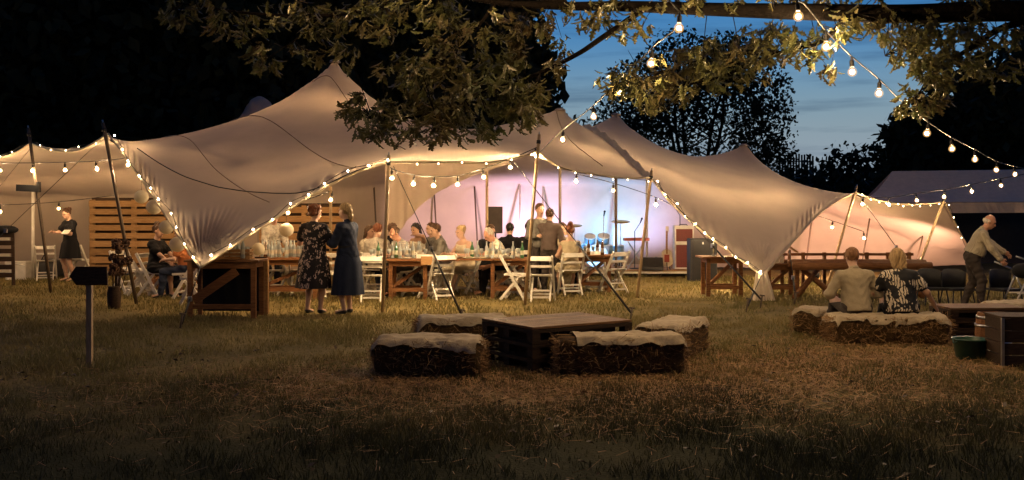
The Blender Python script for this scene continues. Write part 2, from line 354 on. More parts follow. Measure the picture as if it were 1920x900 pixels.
RIDGE = [  # cables and ridges between the peaks
    [(628, 112, 20), (604, 133, 20.1), (575, 157, 20.2), (540, 182, 20.4), (500, 203, 20.6), (460, 220, 20.7), (420, 233, 20.8), (375, 246, 20.7), (330, 255, 20.5), (290, 262, 20.0), (250, 267, 19.3)],
    [(628, 112, 20), (652, 140, 20), (680, 166, 20.1), (715, 193, 20.2), (760, 219, 20.3), (830, 241, 20.3), (900, 242, 20.2), (960, 230, 20.1), (1010, 217, 20), (1035, 208, 20), (1050, 203, 20)],
    [(1050, 203, 20), (1068, 221, 20.4), (1090, 239, 21), (1110, 240, 21.7), (1135, 226, 22.3), (1155, 212, 22.5)],
    [(1155, 212, 22.5), (1175, 233, 22.5), (1205, 257, 22.6), (1240, 276, 22.6), (1290, 291, 22.8), (1335, 291, 22.9), (1370, 282, 23), (1395, 270, 23)],
    [(1395, 270, 23), (1412, 288, 23), (1440, 314, 22.8), (1480, 337, 22.4), (1530, 353, 22.0), (1580, 361, 21.4)],
    [(487, 178, 24), (505, 184, 24), (525, 197, 24)], [(487, 178, 24), (472, 186, 24), (450, 204, 24), (420, 222, 24)]]
def rect_solve(h, its, init=None):
    xs = np.arange(-17.2, 12.8, h); ys = np.arange(13.8, 27.8, h); nx, ny = len(xs), len(ys); pin = np.zeros((nx, ny), bool); pz = np.zeros((nx, ny)); wt = np.zeros((nx, ny))
    X, Y = np.meshgrid(xs, ys, indexing='ij')
    def line(P3, hard=True):
        P3 = np.asarray(P3); out = []
        for a, b in zip(P3[:-1], P3[1:]):
            n = max(2, int(np.linalg.norm((b-a)[:2])/(h*.3))); out += [a+(b-a)*t for t in np.linspace(0, 1, n)]
        for q in out:
            i, j = int(round((q[0]-xs[0])/h)), int(round((q[1]-ys[0])/h))
            if 0 <= i < nx and 0 <= j < ny:
                if hard: pin[i, j] = True; pz[i, j] = q[2]
                elif not pin[i, j]: wt[i, j] = 1.0; pz[i, j] = q[2]
    zb = np.interp(PXF, [-420, 1400, 1500, 1826], [0.02, 0.02, 0.03, 0.2]); zw = np.interp(PXF, [-420, 420, 800, 1350, 1500, 1826], [2.0, 2.0, 2.35, 2.3, 1.75, 0.5])
    wy = YB-np.minimum(1.0, .3*(YB-YF)); gx = lambda y: (PXF-960)/F*y
    line(np.stack([gx(wy), wy, zw-.10*np.abs(np.sin(PXF/38.))], -1)); line(np.stack([gx(YB), YB, zb], -1))
    line([(gx(YF)[0], YF[0], ZF[0]), (gx(wy)[0], wy[0], zw[0]), (gx(YB)[0], YB[0], zb[0])]); line([(gx(YF)[-1], YF[-1], ZF[-1]), (gx(YB)[-1], YB[-1], zb[-1])])
    line(np.stack([gx(YF), YF, ZF], -1))
    for q in PINS:
        c = P(*q); d = np.hypot(X-c[0], Y-c[1]); k = d < max(.10, h*.8); pin |= k; pz[k] = c[2]-.30*d[k]
    c = P(487, 178, 24.0); d = np.hypot(X-c[0], Y-c[1]); k = d < .34; pin |= k; pz[k] = c[2]-.5*d[k]-.5*d[k]**2
    for r in RIDGE: line([P(*q) for q in catmull(r, 5)], False)
    z = np.full((nx, ny), 2.0) if init is None else init(X, Y); z = np.where(pin, pz, z); ii, jj = np.meshgrid(np.arange(nx), np.arange(ny), indexing='ij'); sw = wt*14
    for it in range(its):
        for par in (0, 1):
            a = np.zeros_like(z); a[1:-1, 1:-1] = z[2:, 1:-1]+z[:-2, 1:-1]+z[1:-1, 2:]+z[1:-1, :-2]
            a[0] = 4*z[1]; a[-1] = 4*z[-2]; a[:, 0] = 4*z[:, 1]; a[:, -1] = 4*z[:, -2]
            zn = (a+sw*pz)/(4+sw); m = ((ii+jj) % 2 == par) & ~pin; z = np.where(m, z+1.88*(zn-z), z)
    return xs, ys, z
def sampler(xs, ys, z, up=1):
    if up > 1:
        z = np.kron(z, np.ones((up, up)))
        for _ in range(3):
            for ax in (0, 1):
                acc = np.zeros_like(z)
                for o in range(-(up//2), up//2+1): acc += np.roll(z, o, ax)
                z = acc/(2*(up//2)+1)
        h = (xs[1]-xs[0])/up; xs = xs[0]-h*(up-1)/2+h*np.arange(z.shape[0]); ys = ys[0]-h*(up-1)/2+h*np.arange(z.shape[1])
    h = xs[1]-xs[0]
    def f(X, Y):
        u = np.clip((X-xs[0])/h, 0, len(xs)-1.001); v = np.clip((Y-ys[0])/h, 0, len(ys)-1.001); i = u.astype(int); j = v.astype(int); a = u-i; b = v-j
        return z[i, j]*(1-a)*(1-b)+z[i+1, j]*a*(1-b)+z[i, j+1]*(1-a)*b+z[i+1, j+1]*a*b
    return f
s0 = rect_solve(.24, 260); s1 = rect_solve(.08, 420, sampler(*s0)); zfun = sampler(*s1, up=3)
vv = np.linspace(0, 1, NV)**1.6
TY = YF[:, None]+(YB-YF)[:, None]*vv[None, :]; TX = (PXF[:, None]-960)/F*TY; TZ = zfun(TX, TY)
e_ = np.clip((TY-TY[:, :1])/.28, 0, 1); e_ = e_*e_*(3-2*e_); TZ = ZF[:, None]*(1-e_)+TZ*e_; TZ[:, -1] = np.minimum(TZ[:, -1], .3)
def roof_z(px, Y):
    i = int(np.argmin(abs(PXF-px))); return float(np.interp(Y, TY[i], TZ[i]))
# fan folds where the hem is pulled to the ground, ruffles along tight hems
for (cpx, cpy, cy, amp, reach, nf) in ((376, 500, 14.4, .055, .72, 50), (1428, 516, 17.6, .035, .5, 46)):
    c = P(cpx, cpy, cy); dx = TX-c[0]; dz_ = TZ-c[2]; d = np.hypot(dx, dz_)+np.clip(TY-c[1]-1.6, 0, 9)*3; an = np.arctan2(dx, np.maximum(dz_, .01))
    w_ = amp*np.sin(nf*an+0.8*np.sin(5*an))*np.exp(-(d/reach)**2)*np.clip(d/0.30, 0, 1)*np.clip(reach*1.3-d, 0, .4)/.4
    gz = np.stack([np.gradient(TX, axis=0), np.gradient(TY, axis=0), np.gradient(TZ, axis=0)], -1); gv = np.stack([np.gradient(TX, axis=1), np.gradient(TY, axis=1), np.gradient(TZ, axis=1)], -1)
    nn = np.cross(gz, gv); nn /= np.linalg.norm(nn, axis=-1)[..., None]+1e-9; nn *= np.sign(nn[..., 2:3])+1e-9
    TX = TX+nn[..., 0]*w_; TY = TY+nn[..., 1]*w_; TZ = TZ+nn[..., 2]*w_
s = np.concatenate([[0], np.cumsum(np.hypot(np.hypot(np.diff(TX[:, 0]), np.diff(TY[:, 0])), np.diff(TZ[:, 0])))])
hemmask = np.interp(PXF, [-420, 203, 230, 345, 360, 400, 430, 690, 720, 1230, 1260, 1420, 1440, 1540, 1600], [0, 0, 1, 1, .3, .3, 1, .8, 0, 0, 1, .6, .8, .5, 0])
dist0 = TY-TY[:, :1]
TZ += (hemmask*0.045*np.sin(s*24+1.2*np.sin(s*3.1))*(0.55+0.45*np.sin(s*2.3)))[:, None]*np.exp(-((dist0-0.30)/0.22)**2)
TZ += 0.012*np.sin(TX*1.6+TY*0.9)*np.sin(TY*1.1-TX*.4)*np.clip(dist0, 0, 1)
FABRIC = mat('tent_fabric', (0.56, 0.455, 0.36), 0.85, 0.10, scale=1.2, bump=0.12, bscale=30, trans=0.25, spec=0.15)
tent = thing('stretch_tent', 'large cream stretch tent with pointed peaks glowing over the dinner', 'tent', (0, 20, 0))
TO = np.array([0, 20, 0])
idx = np.arange(NU*NV).reshape(NU, NV); q = np.stack([idx[:-1, :-1], idx[1:, :-1], idx[1:, 1:], idx[:-1, 1:]], -1).reshape(-1, 4)
TV = np.stack([TX, TY, TZ], -1)
link('canopy', fast_mesh('canopy', (TV-TO).reshape(-1, 3), q, True), FABRIC, tent)
HEM = mat('tent_hem', (0.62, 0.50, 0.34), 0.8, 0.1, trans=0.2)  # hem paler than the canopy: its lit edge is put into the colour
MB(TO).tube(TV[::2, 0]+np.array([0, -.004, -.01]), 0.02, 6).build('hem', HEM, tent, True)
SEAM = mat('tent_seam', (0.36, 0.28, 0.21), 0.8, 0.2)
def on_roof(pts, r, name, m, n=40, dz=.012):
    pts = catmull(pts, 14)
    MB(TO).tube([np.array([(px-960)/F*Y, Y, roof_z(px, Y)+dz]) for px, Y in pts], r, 5).build(name, m, tent, True)
on_roof([(430, 20.6), (520, 18.6), (600, 17.0), (668, 15.9)], .009, 'seam', SEAM)
on_roof([(300, 20.2), (345, 18.6), (400, 16.8), (505, 15.4)], .008, 'seam', SEAM)
on_roof([(585, 20.0), (640, 19.6), (700, 18.5), (760, 17.2)], .008, 'seam', SEAM)
on_roof([(1030, 20.6), (1060, 19.4), (1130, 18.4)], .009, 'seam', SEAM)
# the rippled flap where two sheets are laced together
fl = []; pts = catmull([(1090, 20.9, 0), (1120, 20.4, 0), (1165, 19.6, 0), (1210, 18.7, 0)], 16)
vs = []; fs = []
for i, (px, Y, _) in enumerate(pts):
    z = roof_z(px, Y)
    for k in range(5):
        ww = (k-2)*.055; x = (px-960)/F*Y+ww*.9; y = Y-ww*.25
        vs.append(np.array([x, y, z+.03+.03*math.cos(k*1.6)+.022*math.sin(i*.9+k)]))
for i in range(len(pts)-1):
    for k in range(4): fs.append((i*5+k, i*5+k+1, (i+1)*5+k+1, (i+1)*5+k))
FLAP = mat('tent_flap', (0.70, 0.60, 0.46), 0.85, 0.1, trans=0.35)
MB(TO).add(vs, fs).build('lacing_flap', FLAP, tent, True)
# inner curtain with an arched, ruffled hem
arch = catmull([(722, 505, 21.2), (742, 450, 21.2), (768, 410, 21.1), (806, 372, 21.0), (852, 345, 20.8), (905, 324, 20.5), (960, 306, 20.0)], 30)
vs = []; fs = []; K = 9
for i, (px, py, Y) in enumerate(arch):
    p = P(px, py, Y); zt = max(roof_z(px, Y)-.02, p[2]+.02)
    for k in range(K):
        t = k/(K-1); z = p[2]+(zt-p[2])*t; r = .022*(1-t)**2*math.sin(i*.30+.9*math.sin(i*.11)); vs.append(np.array([p[0]+r*.5, p[1]+r-.12*(1-t)**3, z]))
for i in range(len(arch)-1):
    for k in range(K-1): fs.append((i*K+k, (i+1)*K+k, (i+1)*K+k+1, i*K+k+1))
MB(TO).add(vs, fs).build('inner_curtain', FABRIC, tent, True)
# tail of cloth hanging from the right-hand ground corner
vs = []; fs = []
for i in range(9):
    t = i/8; z = 0.50*(1-t)+.01
    for k in range(15):
        a = k/14*2-1; wd = .10+.11*t; vs.append(np.array([P(1428, 516, 17.6)[0]+a*wd+.02*t, 17.58-.03*math.cos(a*9)*(.4+t)-.08*t, z]))
for i in range(8):
    for k in range(14): fs.append((i*15+k, i*15+k+1, (i+1)*15+k+1, (i+1)*15+k))
MB(TO).add(vs, fs).build('corner_tail', FLAP, tent, True)
for qn in PINS[:1]+PINS[2:]:
    p = P(*qn[:3]); MB(TO).lathe(p-np.array([0, 0, .02]), [(.12, -.04), (.10, .0), (.06, .022), (.0, .027)], 12).build('peak_cap', FABRIC, tent, True)

# poles: foot (column, row on the ground), top (column, row), distance at the top, label
def tent_pole(foot, top, label, r=.028, m=POLE, zf=None):
    Yb = CH*F/(foot[1]-HY); a = G(foot[0], Yb); b = P(top[0], top[1], top[2])
    t = thing('tent_pole', label, 'tent pole', a, group='poles holding up the tent hem')
    MB(a).tube([a+np.array([0, 0, -.03]), a*.5+b*.5, b], [r, r*1.03, r*.95], 10).build('shaft', m, t, True)
    d = unit(b-a); MB(a).tube([b-d*.02, b+d*.05], r*.45, 8).build('spigot', METAL, t, True)
    MB(a).tube([b-d*.16, b-d*.10], r*1.25, 10).build('collar', STRAP, t, True)
    return a, b
DPOLE = mat('pole_dark', (0.10, 0.07, 0.045), 0.6, 0.3, scale=6, stretch=(8, 8, 1))
tent_pole((96, 548), (53, 240, 19.3), 'dark slanted pole at the left edge, with a small black lamp on it', .03, DPOLE)
tent_pole((256, 567), (193, 230, 17.2), 'tall slanted pole crossing in front of the pallet wall', .03, DPOLE)
tent_pole((717, 585), (729, 291, 15.65), 'pale upright tent pole beside the woman in navy')
tent_pole((984, 571), (1011, 252, 17.0), 'pale slanted tent pole in front of the hugging couple')
tent_pole((1194, 557), (1222, 320, 18.4), 'slanted tent pole in front of the stage monitor')
tent_pole((1548, 545), (1606, 350, 21.0), 'slanted tent pole rising behind the log table')
tent_pole((1705, 545), (1772, 370, 21.5), 'slanted tent pole at the right end of the log table')
def inner_pole(px, Y, label, r=.03, m=POLE, top=None, lean=0):
    z = (roof_z(px, Y)-.02) if top is None else top; a = G(px, Y); t = thing('tent_pole', label, 'tent pole', a, group='upright poles inside the tent')
    MB(a).tube([a, a+np.array([lean, 0, z])], r, 10).build('shaft', m, t, True)
    MB(a).lathe(a, [(.09, 0), (.09, .012), (.035, .02), (.032, .06)], 12).build('foot_plate', METAL, t)
WP = mat('pole_white', (0.7, 0.66, 0.6), 0.5, 0.1)
inner_pole(62, 22.9, 'white upright pole standing beside the waitress', .035, WP)
inner_pole(620, 20.6, 'pale pole in front of the middle pallet wall', .03)
inner_pole(913, 20.4, 'inner pole just left of the loudspeaker', .03)
inner_pole(1050, 20.1, 'dark inner pole behind the hugging couple', .03, DPOLE)
inner_pole(1155, 22.4, 'dark inner pole in front of the drum kit', .032, DPOLE)
inner_pole(1213, 25.0, 'pale inner pole behind the keyboard', .03, WP)
for px, lb in ((710, 'left of the inner curtain'), (822, 'behind the dark-haired diner'), (898, 'behind the blonde diner'), (975, 'right of the loudspeaker'), (1018, 'behind the standing couple'), (1152, 'behind the microphone')):
    i = int(np.argmin(abs(PXF-px))); Y = YB[i]-1.05
    inner_pole(px, Y, 'thin back-wall pole '+lb, .022, DPOLE if px in (710, 822, 898) else WP, roof_z(px, Y)-.02, lean=-.12 if px < 900 else 0)
for px, lb in ((1508, 'left end of the peach wall'), (1612, 'behind the log table'), (1712, 'under the right-hand hem')):
    inner_pole(px, 24.2, 'thin dark pole against the peach wall, '+lb, .02, DPOLE, roof_z(px, 24.2)-.02, lean=.25)

# guy straps and stakes
def guy(a, b, label, r=.012, stake=True, cat='strap', m=STRAP, group='straps staying the tent'):
    a = np.asarray(a, float); b = np.asarray(b, float); t = thing('guy_strap', label, cat, (b[0], b[1], 0), group=group); o = np.array([b[0], b[1], 0]); d = unit(b-a)
    ln = np.linalg.norm(b-a); k = a+(b-a)*.58
    MB(o).tube([a, k], r*.6, 6).build('rope', m, t, True); MB(o).tube([k, b], r*1.35, 6).build('webbing', m, t, True)
    MB(o).box(k, (.05, .04, .07)).build('ratchet', METAL, t)
    if stake:
        s = thing('ground_stake', 'stake holding the '+label, 'stake', o, group='tent stakes')
        MB(o).tube([o+np.array([-.03, 0, -.05]), o+np.array([.012, 0, .20])], .014, 8).build('spike', DPOLE, s, True)
        MB(o).tube([o+np.array([-.03, 0, .20]), o+np.array([.05, 0, .19])], .012, 8).build('hook', DPOLE, s, True)
guy(P(965, 305, 16.8), G(1184, 14.3, .12), 'long black strap crossing in front of the stage')
guy(P(738, 312, 15.7), G(866, 14.0, .12), 'thin rope from the upright pole to a stake behind the bales')
guy(P(376, 500, 14.4), G(341, 13.5, .06), 'short strap under the fanned tent corner')
guy(P(1222, 335, 18.4), G(1428, 16.4, .12), 'black strap running beside the right tent slope')
guy(P(1428, 516, 17.6), G(1402, 15.8, .08), 'short strap from the tent tail')
guy(P(1612, 368, 21), G(1735, 19.0, .12), 'black strap in front of the peach wall')
guy(P(1480, 468, 18.4), G(1492, 17.0, .08), 'strap beside the log table')
guy(P(190, 262, 17.3), G(-120, 17.2, .1), 'dark rope slanting down to the left edge', .009)
guy(P(60, 275, 19.5), G(-160, 18.5, .1), 'dark rope above the left edge', .008)
b_ = P(240, 268, 17.0); c_ = P(716, 318, 15.6)
t_ = thing('draped_cable', 'dark cable sagging across the front of the tent slope', 'cable', (0, 15, 0))
pts = []
for t in np.linspace(0, 1, 40):
    px = 240+t*(716-240); py = np.interp(px, [240, 330, 430, 520, 600, 660, 716], [268, 332, 361, 367, 364, 352, 318]); Y = np.interp(px, [240, 430, 560, 716], [16.9, 14.9, 14.9, 15.5])
    i = int(np.argmin(abs(PXF-px))); zz = CH+(HY-py)/F*TY[i]; rows = HY-(TZ[i]-CH)*F/TY[i]; j = int(np.argmax(rows < py)) if (rows < py).any() else 0; pts.append(TV[i, j]+np.array([0, -.02, .02]))
pts = [np.mean(pts[max(0, i-3):i+4], axis=0) for i in range(len(pts))]
MB((0, 15, 0)).tube(pts, .009, 6).build('cable', CORD, t_, True)
# small black lamp on the left pole
p = P(52, 353, 19.35); t_ = thing('flood_lamp', 'small black flood lamp clamped to the leftmost pole', 'lamp', p)
MB(p).box(p, (.40, .12, .13), roty(.05)).build('housing', BLACK, t_); MB(p).box(p+np.array([.22, -.02, .02]), (.05, .10, .2)).build('bracket', BLACK, t_)

# ------------------------------------------------------------------ lights on strings
def bulb_mesh(name, r, m, n=10):
    b = MB(); b.lathe((0, 0, 0), [(0, -r), (r*.5, -r*.87), (r*.87, -r*.5), (r, 0), (r*.87, r*.5), (r*.55, r*.85), (r*.42, r*1.25)], n); me = b.mesh(name, True); me.materials.append(m); return me
def core_mesh(m):
    r = .021; me = MB().lathe((0, 0, 0), [(0, -r), (r*.8, -r*.6), (r, 0), (r*.8, r*.6), (0, r)], 8).mesh('filament', True); me.materials.append(m); return me
GLOBE = bulb_mesh('bulb', .046, GLOBEM, 14)
BIG, BIGT, BIGH, BIGO = core_mesh(BULB), core_mesh(BULBT), core_mesh(BULBH), core_mesh(BULBO); SMALL = bulb_mesh('bulb', .011, FAIRY, 6); SMALLB = bulb_mesh('bulb', .011, FAIRYB, 6)
skm = MB().lathe((0, 0, 0), [(.020, .050), (.023, .062), (.023, .110), (.012, .120), (.008, .15)], 8).mesh('socket'); skm.materials.append(CORD)
def festoon(label, pts, kind='big', ends=(), drop=.15, dim=0, group='strings of lights'):
    W_ = [P(*q) for q in pts]; o = W_[0].copy(); t = thing('light_string', label, 'string lights', o, group=group)
    line = [P(*q) for q in ends[:1]]+[w+np.array([0, 0, drop]) for w in W_]+[P(*q) for q in ends[1:]]
    line = catmull(line, 6) if len(line) > 2 else line
    MB(o).tube(line, .008 if not kind.startswith('small') else .005, 5).build('cord', CORD, t, True)
    for iw, w in enumerate(W_):
        me_ = BIGH if iw >= len(W_)-dim else {'big': BIG, 'tent': BIGT, 'roof': BIGH, 'open': BIGO, 'small': SMALL, 'smallb': SMALLB}[kind]
        b = link('bulb', me_ if kind.startswith('small') else GLOBE, None, t, tuple(w-o)); b.rotation_euler = (random.gauss(0, .12), random.gauss(0, .12), 0)
        if not kind.startswith('small'): link('filament', me_, None, b)
        if not kind.startswith('small'): s = link('socket', skm, None, b)
    return t
festoon('festoon of large bulbs climbing from the centre pole into the oak, with added bulbs out of view', [(1055, 262, 15.2), (1113, 219, 13.2), (1161, 173, 11.4), (1221, 119, 10.1), (1273, 53, 9.2), (1120, -50, 9.3), (930, -38, 9.4), (740, -36, 9.6), (520, -34, 9.9)], ends=((1012, 285, 16.9), (300, -60, 10.2)), dim=4)  # the dimmed bulbs above the frame are added to light the oak leaves
festoon('festoon of large bulbs dropping from the oak towards the right edge', [(1497, 31, 8.9), (1549, 88, 9.3), (1598, 135, 9.9), (1648, 175, 10.5), (1691, 215, 11.3), (1738, 250, 12.3), (1785, 279, 13.4), (1828, 299, 14.9), (1868, 319, 16.8), (1903, 327, 18.8)], ends=((1440, 2, 9.0), (1945, 322, 21.4)))
festoon('festoon of bulbs between the peach tent corner and the right edge', [(1617, 383, 20.8), (1667, 384, 20.6), (1719, 376, 20.6), (1770, 369, 20.8), (1822, 359, 21.0), (1877, 348, 21.2)], ends=((1604, 362, 21), (1945, 322, 21.4)))
festoon('bulb string across the central tent opening', [(735, 334, 16.0), (775, 345, 16.2), (813, 348, 16.5), (858, 346, 16.8), (907, 332, 17.0), (957, 314, 17.1), (1006, 293, 17.1)], 'open', ends=((729, 305, 15.75), (1010, 272, 17)))
festoon('bulb string under the hem of the left tent opening', [(-60, 322, 20.0), (0, 320, 19.7), (61, 320, 19.2), (122, 319, 18.8), (182, 317, 18.2), (240, 309, 17.4)], 'tent', ends=((-150, 300, 20.6), (206, 262, 17.3)))
# strings inside the roof, hidden behind the slope from here
for lb, pp in (('bulb string under the roof behind the tall peak', [(400, 20.8), (460, 20.6), (520, 20.3), (575, 20.0), (630, 19.7), (685, 19.7)]),
               ('bulb string under the roof behind the left slope', [(300, 18.8), (380, 17.6), (460, 17.0), (540, 16.6), (620, 17.0)]),
               ('bulb string under the roof left of the stage', [(700, 21.5), (640, 22.0), (560, 22.4), (480, 22.6), (300, 22.6)]),
               ('bulb string under the roof over the stage', [(1080, 19.4), (1150, 19.8), (1230, 20.2), (1300, 20.0), (1370, 20.4), (1430, 20.6)]),
               ('bulb string under the roof at the far left', [(-250, 22.2), (-120, 22.2), (0, 22.0), (110, 21.8), (220, 21.6)]),
               ('bulb string under the right end of the roof', [(1440, 20.8), (1500, 22.0), (1560, 22.6), (1620, 23.0)])):
    q = []
    for px, Y in pp:
        z = roof_z(px, Y)-(.72 if 'peak' in lb else .85 if 'stage' in lb else .75); q.append((px, HY-(z-CH)*F/Y, Y))
    festoon(lb, q, 'open' if 'over the stage' in lb else 'tent' if 'right end' in lb else 'roof')
# fairy lights laced along the hems
def fairy(label, x0, x1, n, dz=-.10, dy=-.03, kind='small'):
    q = []
    for px in np.linspace(x0, x1, n):
        i = int(np.argmin(abs(PXF-px))); y = TY[i, 0]+dy; z = TZ[i, 0]+dz+random.uniform(-.03, .03); q.append((PXF[i]+random.uniform(-6, 6), HY-(z-CH)*F/y, y))
    festoon(label, q, kind, drop=.02, group='fairy lights along the tent hems')
fairy('fairy lights along the hem above the left opening', 2, 200, 9, .02)
fairy('fairy lights running down the left slope to the fanned corner', 212, 366, 10, .05, -.07, 'smallb')
fairy('fairy lights along the hem rising to the upright pole', 400, 722, 10, .04, -.07, 'smallb')
fairy('fairy lights along the hem between the two pale poles', 735, 1000, 7, -.02)
fairy('fairy lights along the hem over the stage', 1040, 1215, 6, -.06)
fairy('fairy lights running down the right slope to the tail', 1228, 1420, 11, .03, -.07, 'smallb')
fairy('fairy lights along the peach tent hem', 1612, 1765, 10, -.03)
fairy('fairy lights down the far right tent edge', 1774, 1815, 5, -.02)
# paper lanterns
def lantern(px, py, Y, r, label):
    p = P(px, py, Y); t = thing('paper_lantern', label, 'lantern', p, group='paper lanterns')
    b = MB(p); prof = []
    for i in range(29):
        a = PI*i/28; rr = r*math.sin(a)*(1+(.018 if i % 2 else 0)); prof.append((max(rr, .02), -r*math.cos(a)*.96))
    b.lathe(p, prof, 20).build('shade', PAPER, t, True)
    MB(p).tube([p+np.array([0, 0, r*.9]), p+np.array([0, 0, r+.35])], .004, 4).build('cord', CORD, t)
lantern(265, 369, 16.5, .115, 'highest paper lantern, above the pallet wall')
lantern(289, 388, 16.2, .125, 'paper lantern overlapping the top of the pallet wall')
lantern(312, 426, 15.9, .115, 'paper lantern by the face of the seated woman in black')
lantern(333, 458, 15.7, .125, 'lowest paper lantern of the left row')
lantern(537, 431, 16.6, .12, 'round paper lantern beside the floral dress')
lantern(484, 467, 16.0, .105, 'paper lantern just above the bar table corner')
# festoon post outside the frame
p = G(1945, 21.4); t_ = thing('festoon_post', 'tall timber post carrying the ends of the bulb strings', 'post', p)
MB(p).tube([p, p+np.array([0, 0, 2.42])], .04, 10).build('shaft', POLE, t_, True); MB(p).lathe(p+np.array([0, 0, 2.42]), [(.05, 0), (.05, .03), (.0, .05)], 10).build('cap', METAL, t_)
# stage lamps
def par_can(p, aim, col, power, label, size=75):
    p = np.asarray(p, float); t = thing('stage_lamp', label, 'stage lamp', p, group='coloured stage lamps'); d = unit(np.asarray(aim)-p); _, s, u = frame(d); Rm = np.stack([s, u, d], 1)
    MB(p).lathe(p, [(.02, -.12), (.075, -.10), (.085, .02), (.085, .06), (.070, .062), (.066, .0), (.0, -.01)], 14, Rm).build('can', BLACK, t, True)
    MB(p).bar(p+s*.1-np.array([0, 0, .12]), p+s*.1, .02, .01).bar(p-s*.1-np.array([0, 0, .12]), p-s*.1, .02, .01).box(p-np.array([0, 0, .125]), (.24, .16, .02)).build('bracket', BLACK, t)
    l = bpy.data.lights.new('stage_lamp_light', 'SPOT'); l.energy = power; l.color = col; l.spot_size = R(size); l.spot_blend = .9; l.shadow_soft_size = .06
    o = bpy.data.objects.new('stage_lamp_light', l); COL.objects.link(o); o.parent = t; o.location = tuple(d*.08)
    o.rotation_euler = Vector(tuple(d)).to_track_quat('-Z', 'Y').to_euler()
Zs = .16
par_can((-1.2, 24.2, .14), (-1.6, 27.0, 2.0), (.95, .60, .68), 420, 'stage lamp throwing pink light behind the diners', 95)
par_can((0.55, 25.5, Zs+.14), (0.6, 27.0, 2.2), (.86, .60, 1.0), 430, 'stage lamp throwing violet light behind the couple', 120)
par_can((2.75, 25.75, Zs+.14), (2.3, 27.0, 2.1), (.20, .55, 1.0), 300, 'stage lamp throwing blue light up the wall behind the drums', 130)
par_can((1.55, 24.05, Zs+.14), (2.1, 25.1, .5), (.14, .52, 1.0), 220, 'small stage lamp throwing blue light on the drums', 60)
par_can((3.7, 25.6, Zs+.14), (3.5, 27.0, 2.0), (.46, .50, 1.0), 210, 'stage lamp throwing lilac light by the amplifier', 115)
par_can((6.9, 22.6, .14), (7.6, 25.6, 1.2), (1.0, .50, .38), 480, 'lamp throwing peach light on the right tent wall', 130)
par_can((9.6, 22.8, .14), (9.6, 25.6, 1.2), (1.0, .56, .38), 420, 'lamp throwing amber light on the far right tent wall', 130)
# ------------------------------------------------------------------ background trees
def leaf_cloud(ells, n, size, squash=.6):
    """rhombic leaf sprays spread through a set of ellipsoids (cx, cy, cz, rx, ry, rz, share)"""
    V = []; tot = sum(e[6] for e in ells)
    for e in ells:
        k = max(1, int(n*e[6]/tot)); d = rng.normal(size=(k, 3)); d /= np.linalg.norm(d, axis=1)[:, None]
        r = rng.uniform(0, 1, k)**(1/2.2)*(1+.12*np.sin(5*d[:, 0]+3*d[:, 2])+np.clip(rng.normal(0, .05, k), -.1, .06)); c = np.array(e[:3])+d*r[:, None]*np.array(e[3:6])
        a = rng.normal(size=(k, 3)); a[:, 2] -= .4; a /= np.linalg.norm(a, axis=1)[:, None]; b = np.cross(a, rng.normal(size=(k, 3))); b /= np.linalg.norm(b, axis=1)[:, None]
        s = size*rng.uniform(.5, 1.3, k)[:, None]; V.append(np.stack([c-a*s*.5, c+b*s*squash*.5, c+a*s*.5, c-b*s*squash*.5], 1).reshape(-1, 3))
    V = np.concatenate(V); return V, np.arange(len(V)//4)[:, None]*4+np.array([0, 1, 2, 3])
def tree(name, label, base, ells, n, size, trunk_r, top, stems=1, limbs=10, group=None, leafmat=None, spread=.5):
    base = np.asarray(base, float); t = thing(name, label, 'tree', base, group=group)
    v, q = leaf_cloud(ells, n, size); link('crown', fast_mesh('crown', v, q), leafmat or DLEAF, t)
    b = MB()
    for s in range(stems):
        a = 2*PI*s/max(stems, 1); lx = spread*math.cos(a+.4)*(stems > 1); ly = spread*math.sin(a)*(stems > 1)
        pts = [np.array([lx*.3, ly*.3, -.1]), np.array([lx, ly, top*.3]), np.array([lx*2.2+random.uniform(-.3, .3), ly*2, top*.65]), np.array([lx*3+random.uniform(-.4, .4), ly*3, top])]
        b.tube(catmull(pts, 4), list(np.linspace(trunk_r, trunk_r*.2, 13)), 8)
        for k in range(limbs):
            h = random.uniform(.25, .85); p = pts[1]*(1-h)+pts[3]*h; az = random.uniform(0, 2*PI); ln = top*random.uniform(.15, .32)
            e = p+np.array([math.cos(az)*ln, math.sin(az)*ln, ln*random.uniform(.4, 1.1)]); m_ = (p+e)/2+np.array([0, 0, -.08*ln])
            b.tube([p, m_, e], [trunk_r*.3, trunk_r*.18, trunk_r*.06], 5)
    b.build('trunk', BARK, t, True)
    return t
# belt of tall dark trees on the left, behind the tent
for i, (px, Y, h, w, lb) in enumerate((( -60, 34, 15, 5.2, 'tall black tree at the left edge of the wood'), (130, 37, 16, 5.5, 'tall black tree behind the two left poles'), (330, 35, 15.5, 5.2, 'tall black tree above the left tent slope'),
        (520, 38, 16.5, 5.6, 'tall black tree behind the small far peak'), (700, 37, 16, 5.2, 'tall black tree behind the tallest tent peak'), (865, 38, 13.5, 3.9, 'black tree at the right end of the dark wood'))):
    b = G(px, Y)
    tree('woodland_tree', lb, b, [(0, 0, h*.62, w, w*.7, h*.40, 1.0), (w*.35, -.6, h*.40, w*.75, w*.6, h*.30, .5), (-w*.4, -.5, h*.36, w*.7, w*.6, h*.32, .5), (0, -.8, h*.2, w*.9, w*.6, h*.22, .55)], 15000, .60, .38, h*.85, group='dark trees behind the tent')
